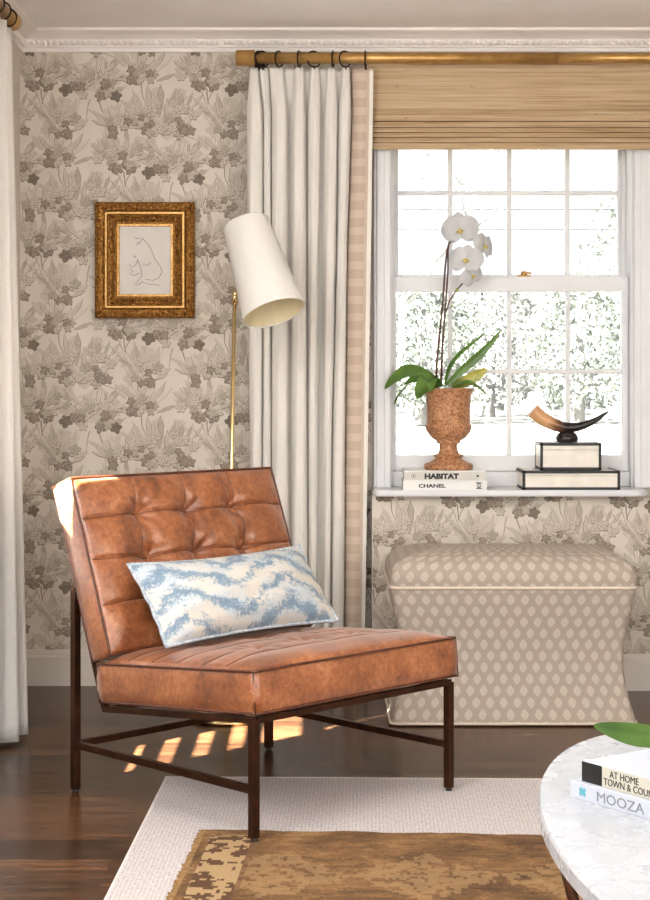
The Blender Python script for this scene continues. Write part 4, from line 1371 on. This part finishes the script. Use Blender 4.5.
# ------------------------------------------------------------------ coffee table
TX, TY, TZ = .651, 2.60, .42
ta, tb = .302, .752
ct = thing('coffee_table', 'oval white stone coffee table on slim bronze legs in the right foreground', 'table', (TX, TY, 0))
w = MB(); N = 120
prof = [(-.02, TZ - .033), (-.004, TZ - .033), (.0, TZ - .028), (.0, TZ - .006), (-.003, TZ - .001), (-.009, TZ)]
vs = []
for (ins, z) in prof:
    vs += [((ta + ins) * math.cos(2 * PI * k / N), (tb + ins) * math.sin(2 * PI * k / N), z) for k in range(N)]
w.add(vs, [[i * N + k, i * N + (k + 1) % N, (i + 1) * N + (k + 1) % N, (i + 1) * N + k] for i in range(len(prof) - 1) for k in range(N)] + [list(range(N))[::-1], [(len(prof) - 1) * N + k for k in range(N)]], 0, None, False)
w.build('tabletop', M['marble'], ct)
for sx in (-1, 1):
    for sy in (-1, 1):
        w = MB(); w.tube([(sx * .262, sy * .235, TZ - .034), (sx * .172, sy * .235, .0078)], [.0115, .0075], 12)
        w.build('leg', M['bronze'], ct)
w = MB()
for sy in (-1, 1): w.bar((-.25, sy * .235, TZ - .040), (.25, sy * .235, TZ - .040), .02, .012)
for sx in (-1, 1): w.bar((sx * .2, -.235, TZ - .040), (sx * .2, .235, TZ - .040), .02, .012)
w.build('apron', M['bronze'], ct)


def tbook(name, label, corner, ang, L, D, z0, th, cov, fore):
    """spine runs from the corner along ang; the book extends to its right-hand far side"""
    r = thing(name, label, 'book', (corner[0], corner[1], z0), ang)
    w = MB(); w.box(0, L, 0, D, 0, .003, .001); w.box(0, L, 0, D, th - .003, th, .001); w.box(0, L, 0, .004, .0005, th - .0005, .0015)
    w.build('cover', cov, r)
    w = MB(); w.box(.004, L - .004, .004, D - .004, .0031, th - .0031); w.build('page_block', M['pages'], r)
    return r


ba = math.atan2(-.809, .588)
r = tbook('book', 'pale grey book with faint lettering lying lowest on the coffee table', (.415, 2.817), ba, .31, .25, TZ, .029, M['lilac'], 0)
text_mb('MOOZA', .024, Matrix(((1, 0, 0, .062), (0, 0, -1, -.0004), (0, 1, 0, .006), (0, 0, 0, 1))), .0003, 0, 1.2).build('title', M['greyprint'], r, False, False)
w = MB()
for a, b_ in ((.026, .011), (.026, .018), (.034, .011), (.034, .018), (.030, .0145)): w.ball((a, 0, b_), .0038, 1, .15, 1, 10)
w.build('emblem', M['teal'], r)
r = tbook('book', 'black and cream book lettered AT HOME on top of the pale grey book', (.4345, 2.81), ba - .015, .30, .235, TZ + .029, .034, M['lilac'], 0)
w = MB(); w.box(.0005, .0485, -.0008, .001, .0005, .0335); w.build('spine_block', M['black'], r)['label'] = 'black end of the spine'
w = MB(); w.box(.0485, .2995, -.0008, .001, .0005, .0335); w.build('spine_label', M['creamspine'], r)
w = MB(); w.box(.0, .30, .0, .235, -.0001, .0024); w.build('under_board', M['navy'], r)
mbt = text_mb('AT HOME', .0165, Matrix(((1, 0, 0, .066), (0, 0, -1, -.0011), (0, 1, 0, .0185), (0, 0, 0, 1))), .0003, .0, .92)
t2 = text_mb('TOWN & COUNTRY', .0165, Matrix(((1, 0, 0, .052), (0, 0, -1, -.0011), (0, 1, 0, .0045), (0, 0, 0, 1))), .0003, .0, .92)
mbt.add(t2.v, t2.f, 0, None, False); mbt.build('title', M['black'], r, False, False)

# leaf reaching in from a vase that stands outside the frame
vz = thing('glass_vase', 'white vase with green leaves on the far end of the coffee table', 'vase', (.80, 2.90, TZ))
w = MB(); w.lathe([(0, 0), (.05, 0), (.062, .02), (.066, .06), (.05, .11), (.03, .13), (.034, .15), (.03, .15), (.026, .13), (0, .12)], (0, 0, 0), 30); w.build('vessel', M['white_cover'], vz)
lf = thing('leafy_branch', 'broad green leaf hanging over the far end of the coffee table', 'leaf', (.80, 2.90, TZ + .13))
Yl = 3.06
tip = P(594, 725.5, Yl)
w = MB()
sp = [P(676, 737, 2.98), P(656, 735.5, 3.0), P(636, 734, 3.02), P(614, 730, 3.04), tip]
leafgrid(w, sp, lambda u: max(.0012, .026 * math.sin(PI * min(.985, .08 + .91 * u)) ** .8), .1, (.1, -.5, .8), 20, 8, 0, .0012)
w.build('leaf', M['leaf'], lf, True, False)
w = MB(); w.tube([(.80, 2.90, TZ + .12), (.79, 2.91, TZ + .2), (.72, 2.95, TZ + .18), sp[0]], [.004, .0035, .003, .0025], 8); w.build('stem', M['leaf'], lf, True)
w = MB()
leafgrid(w, [(.79, 2.91, TZ + .2), (.84, 2.95, TZ + .25), (.90, 2.98, TZ + .25)], lambda u: max(.0012, .028 * math.sin(PI * min(.985, .08 + .91 * u)) ** .7), .12, (0, 1, .2), 14, 6, 0, .0012)
w.build('leaf', M['leaf'], lf, False, False).location = -Vector((.80, 2.90, TZ + .13))

# ------------------------------------------------------------------ outside
w = MB()
w.grid(lambda u, v: (-30 + 70 * u, 6.6 + 70 * v, -.45 + .95 * min(1, v * 3) + .12 * math.sin(u * 17) * math.sin(v * 9)), 40, 40)
tag(w.build('ground', M['lawn'], None, False, False), 'pale winter lawn outside the window', 'lawn', kind='structure')


def shrub(x, y, zb, rx, rz_, n, mat, label, seed, trunk=True):
    rnd = random.Random(seed)
    t = thing('tree', label, 'tree', (x, y, zb), 0, 'pale trees outside the window')
    w = MB()
    for k in range(n):
        a = rnd.uniform(0, 2 * PI); h = rnd.random(); rad = rx * (math.sin(PI * (.12 + .8 * h)) ** .7) * math.sqrt(rnd.uniform(.25, 1))
        p = Vector((rad * math.cos(a), rad * math.sin(a) * .7, .25 + h * rz_)); s = rnd.uniform(.03, .075)
        d1 = Vector((rnd.uniform(-1, 1), rnd.uniform(-1, 1), rnd.uniform(-1, 1))).normalized() * s
        d2 = d1.cross(Vector((rnd.uniform(-1, 1), rnd.uniform(-1, 1), rnd.uniform(-1, 1)))).normalized() * s * .6
        w.add([p - d1, p - d2, p + d1, p + d2], [[0, 1, 2, 3]], 0, None, False)
    w.build('crown', mat, t, False, False)
    w = MB(); w.tube([(0, 0, 0), (.05, 0, rz_ * .5), (0, .05, rz_ * .95)], [.12, .08, .02], 8)
    w.build('trunk', M['bark'], t)


for k, (x, y, rx, rz_, mi) in enumerate(((1.45, 25.5, .9, 1.9, 1), (2.75, 28, 1.1, 2.2, 2), (3.95, 26, .95, 1.9, 0), (5.35, 28.5, 1.2, 3.7, 1), (3.6, 34.5, 1.1, 2.4, 0), (.7, 29.5, 1.0, 2.0, 2), (2.1, 32, 1.2, 2.3, 1), (7.3, 33, 1.3, 3.0, 0))):
    shrub(x, y, .42, rx, rz_, 2200, M['hedge'][mi], ['pale low tree beyond the lawn', 'pale evergreen beyond the lawn', 'faint grey tree beyond the lawn'][mi], 20 + k)
# bare tree at the left of the view
bt = thing('bare_tree', 'leafless tree with thin branches behind the upper left panes', 'tree', (.86, 22, .4))
w = MB(); rnd = random.Random(5)


def grow(p, d, L, r, dep):
    pts = [Vector(p)]
    for k in range(4):
        d = (d + Vector((rnd.uniform(-.25, .25), rnd.uniform(-.2, .2), rnd.uniform(-.12, .2)))).normalized()
        pts.append(pts[-1] + d * L / 4)
    w.tube(pts, [r * (1 - .12 * k) for k in range(5)], 6)
    if dep:
        for k in range(3):
            i = rnd.randint(2, 4)
            grow(pts[i], (d + Vector((rnd.uniform(-1, 1), rnd.uniform(-.6, .6), rnd.uniform(-.3, .6)))).normalized(), L * .68, r * .55, dep - 1)


grow((0, 0, 0), Vector((.02, 0, 1)), 2.3, .045, 4)
w.build('trunk', M['bark'], bt)
for k, (py, lab) in enumerate(((209, 'upper power line crossing behind the window'), (229, 'lower power line crossing behind the window'))):
    w = MB(); yw = 24 + 1.5 * k; zc = z_(py, yw)
    w.tube([(-12 + i * 2.0, yw, zc + .002 * (i - 6.5) ** 2) for i in range(18)], .018, 6)
    tag(w.build('power_line', M['wire']), lab, 'power line')
hs = thing('garden_shed', 'small pale house with grey roof far beyond the lawn', 'house', (5.6, 36.5, .5))
w = MB(); w.box(-.75, .75, -.6, .6, -.2, .55); w.build('wall', M['shed'], hs)
w = MB(); w.prism([(-.85, .5), (.85, .5), (.0, .95)], -.7, .7, 'y'); w.build('roof', M['shedroof'], hs)
w = MB(); w.box(-.3, .3, -.62, -.6, .05, .4, .004); w.build('window', M['shedroof'], hs)

# ------------------------------------------------------------------ light
sun = bpy.data.lights.new('sun', 'SUN'); sun.energy = 54; sun.angle = math.radians(.55); sun.color = (1, .97, .93)
so = bpy.data.objects.new('sun', sun); C.objects.link(so)
so.rotation_euler = Vector((-1, -1, 1)).to_track_quat('Z', 'Y').to_euler()
wd = bpy.data.worlds.new('world'); bpy.context.scene.world = wd; wd.use_nodes = True
nt = wd.node_tree; bg = nt.nodes['Background']
s = nd(nt, 'ShaderNodeSeparateXYZ', {0: nd(nt, 'ShaderNodeTexCoord').outputs['Generated']})
k = math_(nt, 'MULTIPLY_ADD', s.outputs[2], .5, .5)
nt.links.new(ramp(nt, k, [(.0, (1.2, 1.2, 1.2, 1)), (.46, (.86, .88, .9, 1)), (.56, (1, 1, 1, 1)), (1, (.93, .97, 1, 1))]), bg.inputs[0])
front = nd(nt, 'ShaderNodeMapRange', {0: s.outputs[1], 1: .75, 2: -.25, 3: .43, 4: 1.35}, interpolation_type='SMOOTHSTEP').outputs[0]
nt.links.new(front, bg.inputs[1])
# added fill light before the left wall, brightening the chair's left side and seat
al = bpy.data.lights.new('left_fill', 'AREA'); al.shape = 'RECTANGLE'; al.size = 1.6; al.size_y = 1.5; al.energy = 42; al.color = (1, .985, .97)
ao = bpy.data.objects.new('left_fill', al); C.objects.link(ao)
ao.location = (XL + .06, 2.7, 1.65); ao.rotation_euler = (0, math.radians(-72), math.radians(12))

# ------------------------------------------------------------------ camera
cd = bpy.data.cameras.new('camera'); cam = bpy.data.objects.new('camera', cd); C.objects.link(cam)
cam.location = (0, 0, HC); cam.rotation_euler = (PI / 2, 0, 0)
cd.sensor_width = 36; cd.sensor_fit = 'AUTO'; cd.lens = F * 36 / 900
cd.shift_y = -(450 - CY) / 900; cd.shift_x = 0; cd.clip_start = .05; cd.clip_end = 300
sc = bpy.context.scene; sc.camera = cam
vs_ = sc.view_settings; vs_.view_transform = 'Standard'; vs_.look = 'None'; vs_.gamma = 1; vs_.exposure = 1.52; vs_.use_curve_mapping = False
